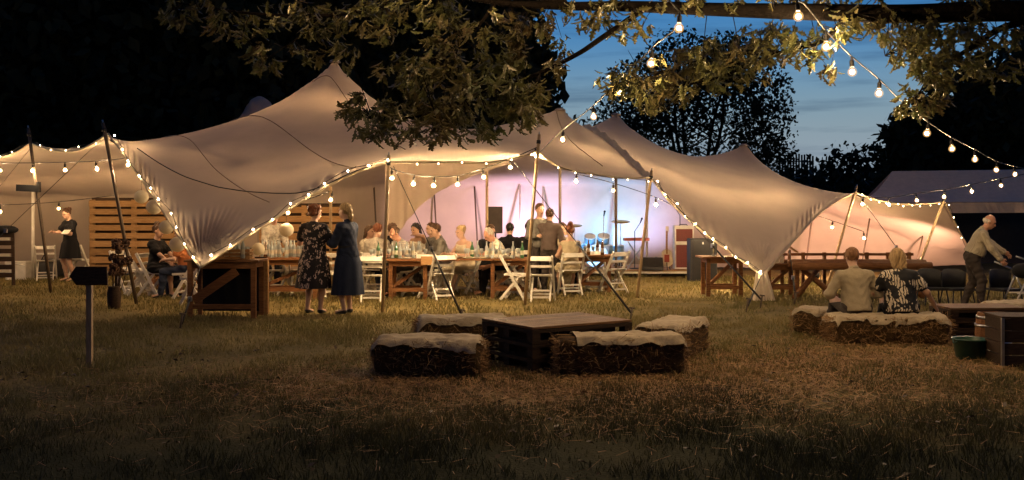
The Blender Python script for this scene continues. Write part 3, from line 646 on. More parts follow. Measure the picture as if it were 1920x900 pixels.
# the open tree against the sky
tree('bushy_tree', 'many-stemmed tree silhouetted against the evening sky', G(1300, 44),
     [(-.2, 0, 7.2, 3.3, 2.4, 2.3, 1.0), (-2.6, 0, 5.2, 2.0, 2, 2.6, .55), (3.0, 0, 6.0, 1.7, 1.6, 2.6, .42), (2.9, 0, 3.6, 1.9, 1.6, 1.8, .42), (-2.6, 0, 2.8, 1.8, 1.6, 1.9, .5), (0, 0, 4.4, 3.2, 1.4, 2.0, .22), (0, 0, 1.6, 4.2, 1.6, 1.6, .7), (1.6, 0, 8.2, 1.6, 1.4, 1.3, .3)], 24000, .21, .14, 8.2, stems=5, limbs=12, spread=.55)
# right-hand wood
tree('woodland_tree', 'broad black tree behind the right-hand bulb string', G(1830, 46), [(0, 0, 4.6, 4.0, 3, 4.0, 1), (1.6, 0, 6.4, 3.4, 2.6, 2.6, .7), (-2.0, 0, 2.6, 2.6, 2, 2.6, .5), (-2.6, 0, 4.9, 1.7, 1.5, 1.9, .3)], 12000, .5, .35, 8.0, group='dark trees behind the tent')
tree('woodland_tree', 'black tree cut off by the right edge', G(1990, 44), [(0, 0, 5.2, 4.2, 3, 4.6, 1), (0, -.5, 2.2, 4.0, 2.5, 2.4, .5)], 9000, .5, .35, 8.0, group='dark trees behind the tent')
def hedge(label, pts, depth, n, size, name='hedge'):
    es = [(p[0], p[1], p[2]*.5, 2.2, depth, p[2]*.55, 1) for p in pts]; o = np.array([pts[0][0], pts[0][1], 0])
    v, q = leaf_cloud([(e[0]-o[0], e[1]-o[1], *e[2:]) for e in es], n, size); h = thing(name, label, 'hedge', o); link('foliage', fast_mesh('foliage', v, q), DLEAF, h)
    MB().tube([(0, 0, 0), (0, 0, pts[0][2]*.6)], .08, 6).build('stem', BARK, h)
hedge('low black hedge on the skyline left of the right-hand trees', [(*G(px, 54)[:2], z) for px, z in ((1500, 3.5), (1545, 4.2), (1590, 4.9), (1640, 5.1), (1690, 5.2), (1440, 3.4), (1380, 3.4))], 1.6, 9000, .42)
hedge('dark hedge on the skyline behind the middle peaks', [(*G(px, 58)[:2], z) for px, z in ((900, 7.4), (950, 7.4), (1000, 7.6), (1050, 7.3), (1100, 6.6), (1160, 5))], 1.6, 8000, .45)
hedge('long black hedge closing the field behind the right tent', [(*G(px, 50)[:2], 3.2) for px in range(1400, 2150, 45)], 1.5, 12000, .5)
fb = thing('paling_fence', 'row of thin upright palings on the skyline beside the bushy tree', 'fence', G(1490, 60)); fo = G(1490, 60)
for k, px in enumerate(np.linspace(1462, 1524, 13)):
    p = G(px, 60); h = random.uniform(4.75, 5.0); MB(fo).box(p+np.array([0, 0, h/2]), (.09, .09, h)).build('paling', WOODD, fb)
MB(fo).bar(G(1460, 60.1, 4.55), G(1526, 60.1, 4.55), .05, .07).build('rail', WOODD, fb)

# far marquee on the right
mo = G(1780, 25.7); mq = thing('frame_marquee', 'grey flat-fronted marquee standing behind the right tent corner', 'marquee', mo)
GREY = mat('marquee_grey', (0.80, 0.62, 0.48), 0.8, 0.1, trans=.25)
A = [P(1612, 380, 25.7), P(1990, 378, 25.7), P(1975, 317, 27.8), P(1673, 321, 27.8), P(1620, 374, 30), P(1990, 374, 30)]
vs = []; fs = []; nx = 24; ny = 8
for j in range(ny+1):
    t = j/ny
    for i in range(nx+1):
        s_ = i/nx; a = A[0]*(1-s_)+A[1]*s_; b = A[3]*(1-s_)+A[2]*s_; p = a*(1-t)+b*t; p[2] -= .12*math.sin(PI*t)+.03*math.sin(s_*18)*t*(1-t); vs.append(p)
for j in range(ny):
    for i in range(nx): fs.append((j*(nx+1)+i, j*(nx+1)+i+1, (j+1)*(nx+1)+i+1, (j+1)*(nx+1)+i))
MB(mo).add(vs, fs).build('roof', GREY, mq, True)
vs = []; fs = []
for i in range(nx+1):
    s_ = i/nx; a = A[4]*(1-s_)+A[5]*s_; b = A[3]*(1-s_)+A[2]*s_; vs += [a, b]
for i in range(nx): fs.append((i*2, i*2+2, i*2+3, i*2+1))
MB(mo).add(vs, fs).build('back_roof', GREY, mq, True)
va = mat('valance', (0.50, 0.42, 0.35), 0.8, 0.1, trans=.2)
vs = []; fs = []
for i in range(40):
    p = A[0]*(1-i/39)+A[1]*i/39; y = .02*math.sin(i*1.4); vs += [p+np.array([0, -.02+y, -.01]), p+np.array([0, -.02-y, -.28])]
for i in range(39): fs.append((i*2, i*2+1, i*2+3, i*2+2))
MB(mo).add(vs, fs).build('valance', va, mq)
for px, Y in ((1985, 25.7), (1624, 30), (1985, 30)):
    MB(mo).box(G(px, Y, .91), (.07, .07, 1.82)).build('leg', METAL, mq)
MB(mo).add([P(1606, 396, 30), P(1990, 396, 30), G(1990, 30), G(1606, 30)], [(0, 1, 2, 3)]).build('back_wall', BLACK, mq)

# ------------------------------------------------------------------ the oak overhead
oak_base = np.array([6.4, 8.2, 0.0]); oak = thing('oak_tree', 'spreading oak whose leafy boughs hang across the top of the picture', 'tree', oak_base)
LB = MB(oak_base); skel = []
def limb(pts, r0, r1, n=8):
    c = catmull(pts, 7); LB.tube(c, list(np.linspace(r0, r1, len(c))), n); skel.extend([tuple(p) for p in c[::2]]); return c
TR = MB(oak_base); TR.tube(catmull([oak_base+np.array([0, 0, -.2]), oak_base+np.array([.02, 0, 1.2]), oak_base+np.array([-.1, .1, 3.2]), oak_base+np.array([.2, -.1, 5.5]), oak_base+np.array([.1, .1, 9.0])], 6), list(np.linspace(.48, .12, 25)), 14); TR.build('trunk', BARK, oak, True)
limb([oak_base+np.array([-.1, .1, 3.0]), P(2100, 30, 8.9), P(1920, 20, 9.1), P(1700, 26, 9.3), P(1500, 22, 9.4), P(1350, 18, 9.6), P(1180, 12, 9.8), P(1050, 11, 10.0), P(920, 3, 10.2), P(780, -30, 10.4)], .125, .018, 10)
limb([P(1215, 12, 9.8), P(1130, 70, 9.9), P(1080, 103, 9.9), P(1000, 142, 10), P(900, 175, 10.1), P(800, 215, 10.1), P(700, 225, 10.2)], .032, .006)
limb([P(930, 5, 10.2), P(900, 45, 10.2), P(860, 90, 10.3), P(840, 150, 10.3)], .02, .005)
limb([P(1060, 8, 10), P(900, -30, 10.4), P(720, 10, 10.6), P(600, 30, 10.7), P(470, 25, 10.8), P(330, 5, 10.9)], .045, .008)
limb([P(600, 30, 10.7), P(560, 70, 10.6), P(500, 110, 10.6)], .014, .004)
limb([P(1590, 28, 9.4), P(1540, 78, 9.9), P(1470, 96, 10.3), P(1400, 125, 10.6), P(1330, 150, 10.9), P(1250, 162, 11.2), P(1160, 165, 11.4)], .026, .006)
limb([P(1400, 125, 10.6), P(1330, 110, 10.7), P(1260, 130, 10.8)], .012, .004)
limb([P(1330, 150, 10.9), P(1270, 190, 11), P(1220, 225, 11.1)], .010, .003)
limb([P(1960, 35, 9.0), P(1880, 52, 9.2), P(1820, 90, 9.3), P(1760, 130, 9.4), P(1715, 185, 9.5)], .04, .006)
limb([P(1990, 150, 9.2), P(1900, 155, 9.3), P(1840, 160, 9.4), P(1800, 175, 9.5)], .012, .003)
limb([P(1920, 155, 9.3), P(1880, 185, 9.4), P(1905, 225, 9.4)], .008, .002)
limb([P(1760, 24, 9.3), P(1700, 70, 9.5), P(1660, 105, 9.7)], .016, .004)
# boughs above the frame that carry the rest of the crown
for a, ln, h in ((2.6, 7.5, 5.2), (3.3, 8, 5.6), (4.1, 7, 5.4), (1.7, 6, 5.8), (.5, 5, 5.5), (5.2, 6, 5.6)):
    e = np.array([math.cos(a), math.sin(a), 0]); LB.tube(catmull([oak_base+np.array([0, 0, h-1.4]), oak_base+e*ln*.4+np.array([0, 0, h]), oak_base+e*ln+np.array([0, 0, h+1.4])], 5), list(np.linspace(.13, .03, 11)), 8)
ELL = [(350, 25, 62, 26, 16, 10.9), (440, 45, 60, 32, 20, 10.8), (545, 25, 60, 24, 16, 10.7), (600, 70, 55, 50, 30, 10.6), (497, 112, 30, 24, 12, 10.6), (650, 110, 22, 14, 4, 10.5),
       (690, 40, 55, 42, 26, 10.5), (790, 30, 90, 34, 34, 10.4), (840, 95, 75, 50, 34, 10.3), (930, 75, 60, 60, 36, 10.2), (760, 130, 50, 30, 14, 10.3), (860, 165, 110, 45, 62, 10.2), (950, 160, 60, 60, 46, 10.1), (985, 210, 38, 38, 20, 10.0),
       (690, 205, 50, 28, 24, 10.2), (760, 220, 75, 30, 36, 10.2), (800, 250, 80, 18, 22, 10.1), (880, 225, 70, 35, 34, 10.1), (700, 245, 25, 16, 6, 10.2), (900, 250, 25, 10, 4, 10.1),
       (1015, 50, 26, 30, 9, 10), (1045, 105, 18, 36, 8, 9.9), (1105, 28, 55, 24, 14, 9.8), (1180, 50, 36, 30, 11, 9.8), (1010, 175, 18, 20, 5, 10),
       (1165, 158, 46, 22, 18, 11.3), (1220, 150, 56, 34, 26, 11.1), (1290, 125, 70, 38, 38, 10.9), (1370, 105, 75, 36, 38, 10.6), (1450, 90, 70, 30, 32, 10.3), (1235, 188, 52, 22, 20, 11.1), (1300, 160, 60, 22, 18, 11), (1390, 145, 50, 22, 12, 10.6), (1520, 80, 50, 34, 20, 10.0), (1545, 125, 22, 16, 5, 9.9), (1420, 55, 50, 14, 8, 10),
       (1610, 55, 45, 20, 12, 9.6), (1690, 60, 62, 30, 24, 9.5), (1770, 70, 80, 42, 36, 9.4), (1700, 110, 50, 22, 14, 9.6), (1785, 125, 70, 35, 30, 9.4), (1735, 170, 48, 30, 22, 9.5), (1715, 205, 28, 14, 8, 9.5), (1860, 65, 55, 32, 14, 9.2), (1890, 130, 30, 18, 5, 9.3), (1250, 5, 160, 8, 14, 9.6), (1560, 4, 150, 6, 12, 9.4), (1850, 2, 80, 8, 10, 9.2)]
# lobed leaf: midrib along x
prof = [(0, .0), (.10, .04), (.22, .16), (.30, .07), (.46, .26), (.54, .10), (.70, .22), (.78, .08), (.92, .09), (1.0, .0)]
lv = []; 
for x, w in prof: lv += [(x, 0, 0), (x, w, .05+.30*w), (x, -w, .05+.30*w)]
lv = np.array(lv); lv[:, 2] -= .25*lv[:, 0]**2; lf = []
for i in range(len(prof)-1):
    a, b = i*3, i*3+3; lf += [(a, b, b+1, a+1), (a, a+2, b+2, b)]
lf = np.array(lf)
C_ = []; 
for cx, cy, rx, ry, n, Yc in ELL:
    for _ in range(int(n*.9)):
        while True:
            u, v = random.uniform(-1, 1), random.uniform(-1, 1)
            if u*u+v*v < 1: break
        C_.append(P(cx+u*rx, cy+v*ry-6, Yc+random.gauss(0, .32)))
C_ = np.array(C_); SK = np.array(skel)
M_ = []   # one 4x4-ish frame per leaf
for c in C_:
    s_ = SK[np.argmin(((SK-c)**2).sum(1))]; d = np.linalg.norm(s_-c)
    if d < 1.0 and random.random() < .55:
        LB.tube([s_, s_*.45+c*.55+np.array([0, 0, .06*d]), c], [.005, .004, .0022], 4)
    out = unit(c-s_+np.array([0, 0, -.05])); az = math.atan2(out[1], out[0])
    for k in range(random.randint(5, 8)):
        a = az+random.gauss(0, 1.1); el = -abs(random.gauss(.95, .40))+random.choice((0, 0, 0, .5)); dx = np.array([math.cos(a)*math.cos(el), math.sin(a)*math.cos(el), math.sin(el)]); dd, s1, u1 = frame(dx); ro = random.gauss(0, .6)
        s2 = s1*math.cos(ro)+u1*math.sin(ro); u2 = np.cross(dd, s2); M_.append((c+np.array([random.gauss(0, .035), random.gauss(0, .035), random.gauss(0, .03)]), dd, s2, u2, random.uniform(.08, .16)))
LB.build('limbs', BARK, oak, True)
order = sorted(range(len(M_)), key=lambda i: -M_[i][4]/M_[i][0][1]); big = set(order[:300])
LM = fast_mesh('leaf', lv, lf, False); LM.materials.append(LEAF)
bv = []
for i, (c, d, s_, u, sz) in enumerate(M_):
    if i in big:
        o = bpy.data.objects.new('leaf', LM); COL.objects.link(o); o.parent = oak
        Mx = Matrix(((d[0]*sz, s_[0]*sz, u[0]*sz, c[0]-oak_base[0]), (d[1]*sz, s_[1]*sz, u[1]*sz, c[1]-oak_base[1]), (d[2]*sz, s_[2]*sz, u[2]*sz, c[2]), (0, 0, 0, 1))); o.matrix_local = Mx
    else: bv.append(c-oak_base+sz*(lv[:, :1]*d+lv[:, 1:2]*s_+lv[:, 2:]*u))
nb = len(bv); bv = np.concatenate(bv); bf = (np.arange(nb)[:, None, None]*len(lv)+lf[None]).reshape(-1, 4)
o = link('leaves', fast_mesh('leaves', bv, bf), LEAF, oak); o['kind'] = 'stuff'
v, q = leaf_cloud([(-4, 0, 7.2, 5.5, 5.5, 1.9, 1), (0, 0, 8.5, 5, 5, 3, 1), (-6.5, -5, 6.6, 5, 5, 1.7, .9), (-9.5, 1.5, 6.9, 4.5, 4, 1.5, .7), (2, 1, 7, 5, 5, 2.4, .7)], 9000, .42)
o = link('upper_crown', fast_mesh('upper_crown', v, q), LEAF, oak); o['kind'] = 'stuff'
# ------------------------------------------------------------------ people: signed-distance bodies meshed by surface nets
class SDF:
    def __init__(s, lo, hi, h):
        s.lo = np.asarray(lo, float); s.h = h; n = np.ceil((np.asarray(hi)-s.lo)/h).astype(int)+1
        s.ax = [s.lo[k]+h*np.arange(n[k]) for k in range(3)]; s.f = np.full(n, .12, np.float32)
    def win(s, lo, hi):
        sl = []
        for k in range(3):
            a = int(max(0, math.floor((lo[k]-s.lo[k])/s.h))); b = int(min(len(s.ax[k]), math.ceil((hi[k]-s.lo[k])/s.h)+1)); sl.append(slice(a, max(a, b)))
        return tuple(sl), [s.ax[0][sl[0]][:, None, None], s.ax[1][sl[1]][None, :, None], s.ax[2][sl[2]][None, None, :]]
    def put(s, p, infl=0.0):
        if p[0] == 'c':
            _, a, b, ra, rb, k = p[:6]; ra += infl; rb += infl; m = max(ra, rb)+.07; lo = np.minimum(a, b)-m; hi = np.maximum(a, b)+m
            sl, g = s.win(lo, hi); ba = b-a; L2 = max(float(ba@ba), 1e-8)
            q = [g[i]-a[i] for i in range(3)]; t = np.clip((q[0]*ba[0]+q[1]*ba[1]+q[2]*ba[2])/L2, 0, 1)
            d = np.sqrt((q[0]-t*ba[0])**2+(q[1]-t*ba[1])**2+(q[2]-t*ba[2])**2)-(ra+(rb-ra)*t)
        else:
            _, c, Rm, r, k = p[:5]; r = np.asarray(r)+infl; m = max(r)+.07; sl, g = s.win(c-m, c+m); q = [g[i]-c[i] for i in range(3)]
            l = [q[0]*Rm[0, j]+q[1]*Rm[1, j]+q[2]*Rm[2, j] for j in range(3)]
            k0 = np.sqrt((l[0]/r[0])**2+(l[1]/r[1])**2+(l[2]/r[2])**2); k1 = np.sqrt((l[0]/r[0]**2)**2+(l[1]/r[1]**2)**2+(l[2]/r[2]**2)**2)+1e-9; d = k0*(k0-1)/k1
        w = s.f[sl]
        if w.size == 0: return
        h = np.maximum(k-np.abs(w-d), 0)/k; s.f[sl] = np.minimum(w, d)-h*h*k*.25
    def clip(s, p, n):
        n = unit(n); d = (s.ax[0]-p[0])[:, None, None]*n[0]+(s.ax[1]-p[1])[None, :, None]*n[1]+(s.ax[2]-p[2])[None, None, :]*n[2]; s.f = np.maximum(s.f, d.astype(np.float32))
    def mesh(s, name):
        f = s.f; ins = f < 0; nx, ny, nz = f.shape
        def cr(o): return ins[o[0]:nx-1+o[0], o[1]:ny-1+o[1], o[2]:nz-1+o[2]]
        cnt = sum(cr(((i >> 2) & 1, (i >> 1) & 1, i & 1)).astype(np.int8) for i in range(8)); act = (cnt > 0) & (cnt < 8)
        I = np.argwhere(act); ids = np.full(act.shape, -1, np.int64); ids[act] = np.arange(len(I)); acc = np.zeros((len(I), 3)); n = np.zeros(len(I))
        for ax in range(3):
            for u in (0, 1):
                for v in (0, 1):
                    o = [0, 0, 0]; o[(ax+1) % 3] = u; o[(ax+2) % 3] = v; e = list(o); e[ax] = 1
                    A = f[I[:, 0]+o[0], I[:, 1]+o[1], I[:, 2]+o[2]]; B = f[I[:, 0]+e[0], I[:, 1]+e[1], I[:, 2]+e[2]]; x = (A < 0) != (B < 0)
                    t = np.where(x, A/np.where(A == B, 1, A-B), 0); p = np.tile(np.array(o, float), (len(I), 1)); p[:, ax] = t; acc += p*x[:, None]; n += x
        V = (I+acc/np.maximum(n, 1)[:, None])*s.h+s.lo; Q = []
        for ax in range(3):
            a, b = (ax+1) % 3, (ax+2) % 3; s1 = [slice(None)]*3; s2 = [slice(None)]*3; s1[ax] = slice(0, -1); s2[ax] = slice(1, None)
            A = ins[tuple(s1)]; B = ins[tuple(s2)]; E = np.argwhere(A != B); ok = (E[:, a] > 0) & (E[:, b] > 0) & (E[:, a] < f.shape[a]-1) & (E[:, b] < f.shape[b]-1); E = E[ok]; fl = A[E[:, 0], E[:, 1], E[:, 2]]
            c = []
            for (i, j) in ((-1, -1), (0, -1), (0, 0), (-1, 0)):
                q = E.copy(); q[:, a] += i; q[:, b] += j; c.append(ids[q[:, 0], q[:, 1], q[:, 2]])
            c = np.stack(c, 1); c = np.where(fl[:, None], c, c[:, ::-1]); Q.append(c[(c >= 0).all(1)])
        return fast_mesh(name, V, np.concatenate(Q), True)
def prim_box(ps, pad=.05):
    lo = np.full(3, 9.); hi = np.full(3, -9.)
    for p in ps:
        if p[0] == 'c': m = max(p[3], p[4]); lo = np.minimum(lo, np.minimum(p[1], p[2])-m); hi = np.maximum(hi, np.maximum(p[1], p[2])+m)
        else: m = max(p[3]); lo = np.minimum(lo, p[1]-m); hi = np.maximum(hi, p[1]+m)
    return lo-pad, hi+pad
def sdf_obj(name, ps, m, parent, h, infl=0.0, clips=(), wr=0.0, hairy=0.0):
    lo, hi = prim_box(ps, .03+infl); S = SDF(lo, hi, h)
    for p in ps: S.put(p, infl)
    x, y, z = S.ax[0][:, None, None], S.ax[1][None, :, None], S.ax[2][None, None, :]; ph = random.uniform(0, 6)
    if wr: S.f += (wr*(np.sin(z*62+x*38+2.2*np.sin(x*17+ph)+y*20)*np.sin(x*23-z*15+ph+1.4*np.sin(z*11))+.6*np.sin(z*34-x*52+y*30+ph))).astype(np.float32)
    if hairy: S.f += (hairy*(np.sin(x*170+z*25+ph)*np.sin(y*150+2*np.sin(z*30))+.8*np.sin(x*75+y*90+z*40+ph))).astype(np.float32)
    for c in clips: S.clip(*c)
    return link(name, S.mesh(name), m, parent)
def ik(a, t, l1, l2, hint):
    v = t-a; d = np.linalg.norm(v); d2 = min(d, (l1+l2)*.995); u = v/max(d, 1e-6); t = a+u*d2
    x = (l1*l1-l2*l2+d2*d2)/(2*d2); y = math.sqrt(max(l1*l1-x*x, 0)); hn = hint-u*(hint@u); return a+u*x+unit(hn)*y, t
SKINM = {'fair': mat('skin_fair', (0.55, 0.34, 0.24), .5, .12, scale=12), 'tan': mat('skin_tan', (0.42, 0.24, 0.15), .5, .12, scale=12), 'red': mat('skin_ruddy', (0.50, 0.26, 0.17), .5, .15, scale=12)}
EYE = mat('eye', (0.03, 0.02, 0.02), .2); LIP = mat('lip', (0.35, 0.13, 0.10), .5)
def hairmat(n, c): return mat('hair_'+n, c, .45, .4, scale=18, stretch=(3, 3, .7), bump=.6, bscale=60, spec=.4)
HAIR = {'brown': hairmat('brown', (.09, .045, .022)), 'dark': hairmat('dark', (.015, .012, .010)), 'blonde': hairmat('blonde', (.38, .25, .11)), 'auburn': hairmat('auburn', (.17, .055, .022)), 'grey': hairmat('grey', (.35, .32, .29)), 'ginger': hairmat('ginger', (.24, .11, .045)), 'white': hairmat('white', (.62, .56, .48))}
def person(label, px, Y, face, H=1.7, sit=None, lean=.08, slean=0., hyaw=0., hpitch=0., hands=None, feet=None, woman=False, skin='fair', hair=('short', 'brown'), top=None, sleeve='short', bottom=('trousers', None), shoe=None, h=.011, bulk=1.0, extra=None, tuck=False, group='guests at the party', z0=0.):
    s = H/1.72; rz = R(face); T = thing('person', label, 'person', G(px, Y, z0), rz, group=group)
    V = lambda a, b, c: np.array([a, -b, c], float)
    hz = (sit+.085) if sit else .93*s
    p0 = V(0, 0, hz); sp = unit(V(slean, math.sin(lean), math.cos(lean))); side = V(1, 0, 0); fw = unit(np.cross(sp, side)); fw = fw if fw[1] < 0 else -fw; side = unit(np.cross(fw, sp)); side = side if side[0] > 0 else -side
    nb = p0+sp*.50*s; sw = (.165 if woman else .185)*s*min(bulk, 1.12)
    Rt = np.stack([side, -fw, sp], 1)
    hd_dir = unit(sp+fw*.12); nk = nb+sp*.02*s; Rh = Rt @ rotz(hyaw) @ rotx(hpitch)
    hc = nk+hd_dir*.10*s+Rh @ np.array([0, -.025, .075])*s
    HW = lambda x, y, z: hc+Rh @ (np.array([x, y, z])*s)      # y negative = towards the face
    tors = [('e', p0+sp*.02*s, Rt, np.array([.165 if woman else .155, .115, .115])*s*bulk, .05), ('e', p0+sp*.19*s, Rt, np.array([.130 if woman else .145, .100, .15])*s*bulk, .06), ('e', p0+sp*.345*s, Rt, np.array([.150 if woman else .168, .108, .155])*s*bulk, .06),
            ('c', nb-sp*.06*s+side*sw*.85, nb-sp*.06*s-side*sw*.85, .062*s, .062*s, .06), ('c', nb-sp*.05*s, nb+sp*.04*s, .062*s, .052*s, .04)]
    if bulk > 1.05: tors.append(('e', p0+sp*.13*s+fw*.05*s, Rt, np.array([.14, .12, .13])*s*bulk, .06))
    if woman: tors += [('e', p0+sp*.35*s+fw*.075*s+side*x*.07*s, Rt, np.array([.068, .062, .068])*s, .04) for x in (-1, 1)]
    neck = [('c', nb-sp*.02*s, HW(0, .015, -.06), .052*s*(.9 if woman else 1.05), .050*s*(.9 if woman else 1.05), .03)]
    head = [('e', HW(0, .012, .03), Rh, np.array([.074, .093, .088])*s, .03), ('e', HW(0, -.022, -.045), Rh, np.array([.058, .066, .072])*s, .04), ('c', HW(0, -.055, -.095), HW(0, -.06, -.095), .026*s, .024*s, .03),
            ('c', HW(0, -.088, .012), HW(0, -.108, -.028), .010*s, .016*s, .012), ('c', HW(-.045, -.078, .028), HW(.045, -.078, .028), .014*s, .014*s, .02), ('c', HW(-.02, -.09, -.063), HW(.02, -.09, -.063), .010*s, .010*s, .012)]
    for x in (-1, 1): head.append(('e', HW(x*.077, .012, -.008), Rh, np.array([.012, .022, .034])*s, .012))
    arms = []; fore = []; hand = []; sh = []; el = []; wr = []
    hands = hands or ([(.24, .04, .80), (-.24, .04, .80)] if not sit else [(.16, .34, sit+.24), (-.16, .34, sit+.24)])
    for x, tg in ((1, hands[0]), (-1, hands[1])):
        a = nb-sp*.065*s+side*x*sw; t = V(*tg); e, w = ik(a, t, .275*s, .245*s, unit(V(x*.55, -.6, -.6))); sh.append(a); el.append(e); wr.append(w)
        arms.append(('c', a, e, .050*s*(.9 if woman else 1.05), .040*s*(.9 if woman else 1.05), .04)); fore.append(('c', e, w, .040*s*(.9 if woman else 1.05), .027*s, .03))
        d = unit(w-e); pn = unit(V(0, 0, -1)*.8+V(-x*.6, 0, 0)) if abs(d[2]) < .7 else V(-x, .2, 0); lat = unit(np.cross(d, pn)); pn = np.cross(lat, d); lat = lat if (lat @ V(-x*.5, .8, .3)) > 0 else -lat
        hand.append(('e', w+d*.052*s, np.stack([lat, pn, d], 1), np.array([.040, .020, .055])*s, .015))
        for k in range(4):
            o = (k-1.5)*.0205*s; b0 = w+d*.085*s+lat*o; ln = (.036, .043, .040, .030)[3-k]*s; b1 = b0+d*ln+lat*o*.25+pn*.012*s; b2 = b1+d*ln*.5+pn*ln*.75; hand += [('c', b0, b1, .0095*s, .009*s, .006), ('c', b1, b2, .009*s, .0075*s, .006)]
        b0 = w+d*.02*s+lat*.028*s; b1 = b0+(d*.6+lat*.75)*.042*s; b2 = b1+(d*.95+lat*.1+pn*.3)*.03*s; hand += [('c', b0, b1, .013*s, .011*s, .010), ('c', b1, b2, .011*s, .008*s, .006)]
    thigh = []; shin = []; foot = []; kn = []; an = []
    feet = feet or ([(.10, -.01, .075), (-.10, .03, .075)] if not sit else [(.12, .44, .075), (-.12, .40, .075)])
    for x, tg in ((1, feet[0]), (-1, feet[1])):
        a = p0+V(x*.088, 0, -.03)*s; k, t = ik(a, V(*tg), .42*s, .43*s, V(x*.12, 1, .25)); kn.append(k); an.append(t)
        thigh.append(('c', a, k, .083*s*bulk, .054*s, .05)); shin.append(('c', k, k*.6+t*.4+V(0, -.015, 0)*s, .054*s, .052*s, .03)); shin.append(('c', k*.6+t*.4+V(0, -.015, 0)*s, t, .050*s, .034*s, .03))
        tv = V(0, 1, 0) if not sit else unit(V(x*.12, 1, 0)); foot.append(('c', t+np.array([0, 0, -.03])*s, t+tv*.15*s+np.array([0, 0, -.047])*s, .038*s, .028*s, .03))
    allp = tors+arms+fore+thigh+shin+foot+neck+head+hand
    lo, hi = prim_box(allp, .03); S = SDF(lo, hi, h)
    for p in allp: S.put(p)
    link('body', S.mesh('body'), SKINM[skin], T)
    eb = []
    for x in (-1, 1): MB().ell(HW(x*.031, -.084, .006), np.array([.013, .010, .009])*s, 8, 6).build('eye', EYE, T, True)
    MB().ell(HW(0, -.097, -.062), np.array([.024, .008, .008])*s, 8, 6, Rh).build('mouth', LIP, T, True)
    # clothing
    down = np.array([0, 0, -1.]); g = h
    if top is not None:
        ps = list(tors); ps += [('c', p0-sp*.02*s, p0+sp*.14*s, .150*s*bulk if woman else .150*s*bulk, .125*s*bulk, .06)]
        for i in (0, 1):
            if sleeve == 'long': ps += [('c', sh[i], el[i], .057*s, .049*s, .04), ('c', el[i], el[i]*.06+wr[i]*.94, .049*s, .038*s, .03)]
            elif sleeve == 'short': ps.append(('c', sh[i], sh[i]*.42+el[i]*.58, .062*s, .062*s, .04))
            elif sleeve == 'roll': ps += [('c', sh[i], el[i], .060*s, .054*s, .04), ('c', el[i], el[i]*.55+wr[i]*.45, .053*s, .050*s, .03)]
        cl = [(nb+sp*(.045 if sleeve != 'none' else -.02)*s+fw*-.03, sp+fw*.35)]
        cl.append((p0+sp*(.06 if tuck else -.045)*s, -sp))
        sdf_obj('shirt' if bottom[0] == 'trousers' else 'bodice', ps, top, T, g, .014, cl, wr=.0034)
        if sleeve == 'long' or sleeve == 'roll':
            MB().tube([nb+sp*.02*s-fw*.012, nb+sp*.062*s-fw*.004], [.068*s, .060*s], 12).build('collar', top, T, True)
    bt, bm = bottom[:2]
    if bt == 'trousers':
        sdf_obj('trousers', [tors[0]]+thigh+shin, bm, T, g, .020, [(p0+sp*.10*s, sp), (np.array([0, 0, min(an[0][2], an[1][2])-.035]), down)], wr=.006)
        if not sit: MB().tube([p0+sp*.085*s, p0+sp*.115*s], .16*s*bulk, 16).build('belt', BLACK, T, True) if False else None
    elif bt == 'skirt' and not sit:
        hem = bottom[2]; zt = hz+.14*s; vs = []; fs = []; nr, nk_ = 12, 40
        for i in range(nr+1):
            t = i/nr; z = zt+(hem-zt)*t; rx = (.145+.055*min(t*3, 1)+.045*t)*s*bulk; ry = (.112+.05*min(t*3, 1)+.075*t)*s*bulk; c = p0+(sp-np.array([0, 0, 1]))*0+V(0, -.0, 0)
            if t < .25: c = p0+sp*(z-hz)
            for k in range(nk_):
                a = 2*PI*k/nk_; fo = 1+.075*t*math.sin(a*9+1.5*math.sin(a*2)+2*t)+.03*t*math.sin(a*17); vs.append(np.array([c[0]+rx*fo*math.cos(a), c[1]+ry*fo*math.sin(a), z]))
        for i in range(nr):
            for k in range(nk_): k2 = (k+1) % nk_; fs.append((i*nk_+k, (i+1)*nk_+k, (i+1)*nk_+k2, i*nk_+k2))
        MB().add(vs, fs).build('skirt', bm, T, True)
        MB().tube([p0+sp*.12*s, p0+sp*.165*s], [.158*s*bulk, .150*s*bulk], 20).build('waistband', bottom[3] if len(bottom) > 3 else bm, T, True) if False else None
    elif bt == 'skirt':
        kc = (kn[0]+kn[1])/2; ps = [tors[0]]+thigh+[('c', p0, kc, .13*s, .10*s, .08), ('c', kn[0], kn[1], .075*s, .075*s, .06), ('c', kc, kc*.5+(an[0]+an[1])/2*.5, .10*s, .11*s, .06)]
        sdf_obj('skirt', ps, bm, T, g, .018, [(p0+sp*.10*s, sp)], wr=.007)
    sm = shoe or BLACKG
    for i in (0, 1):
        f = foot[i]; sdf_obj('shoe', [('c', f[1]+np.array([0, 0, -.002]), f[2], f[3]+.008, f[4]+.010, .03)], sm, T, .011, 0, [(np.array([0, 0, .004]), down), (f[1]+np.array([0, 0, .022]), np.array([0, -.35, 1.]))])
    # hair
    st, hm = hair[0], HAIR[hair[1]]
    cap = [('e', HW(0, .018, .038), Rh, np.array([.083, .098, .093])*s, .03)]; yf = Rh @ np.array([0, -1., 0]); zu = Rh @ np.array([0, 0, 1.])
    ck = []
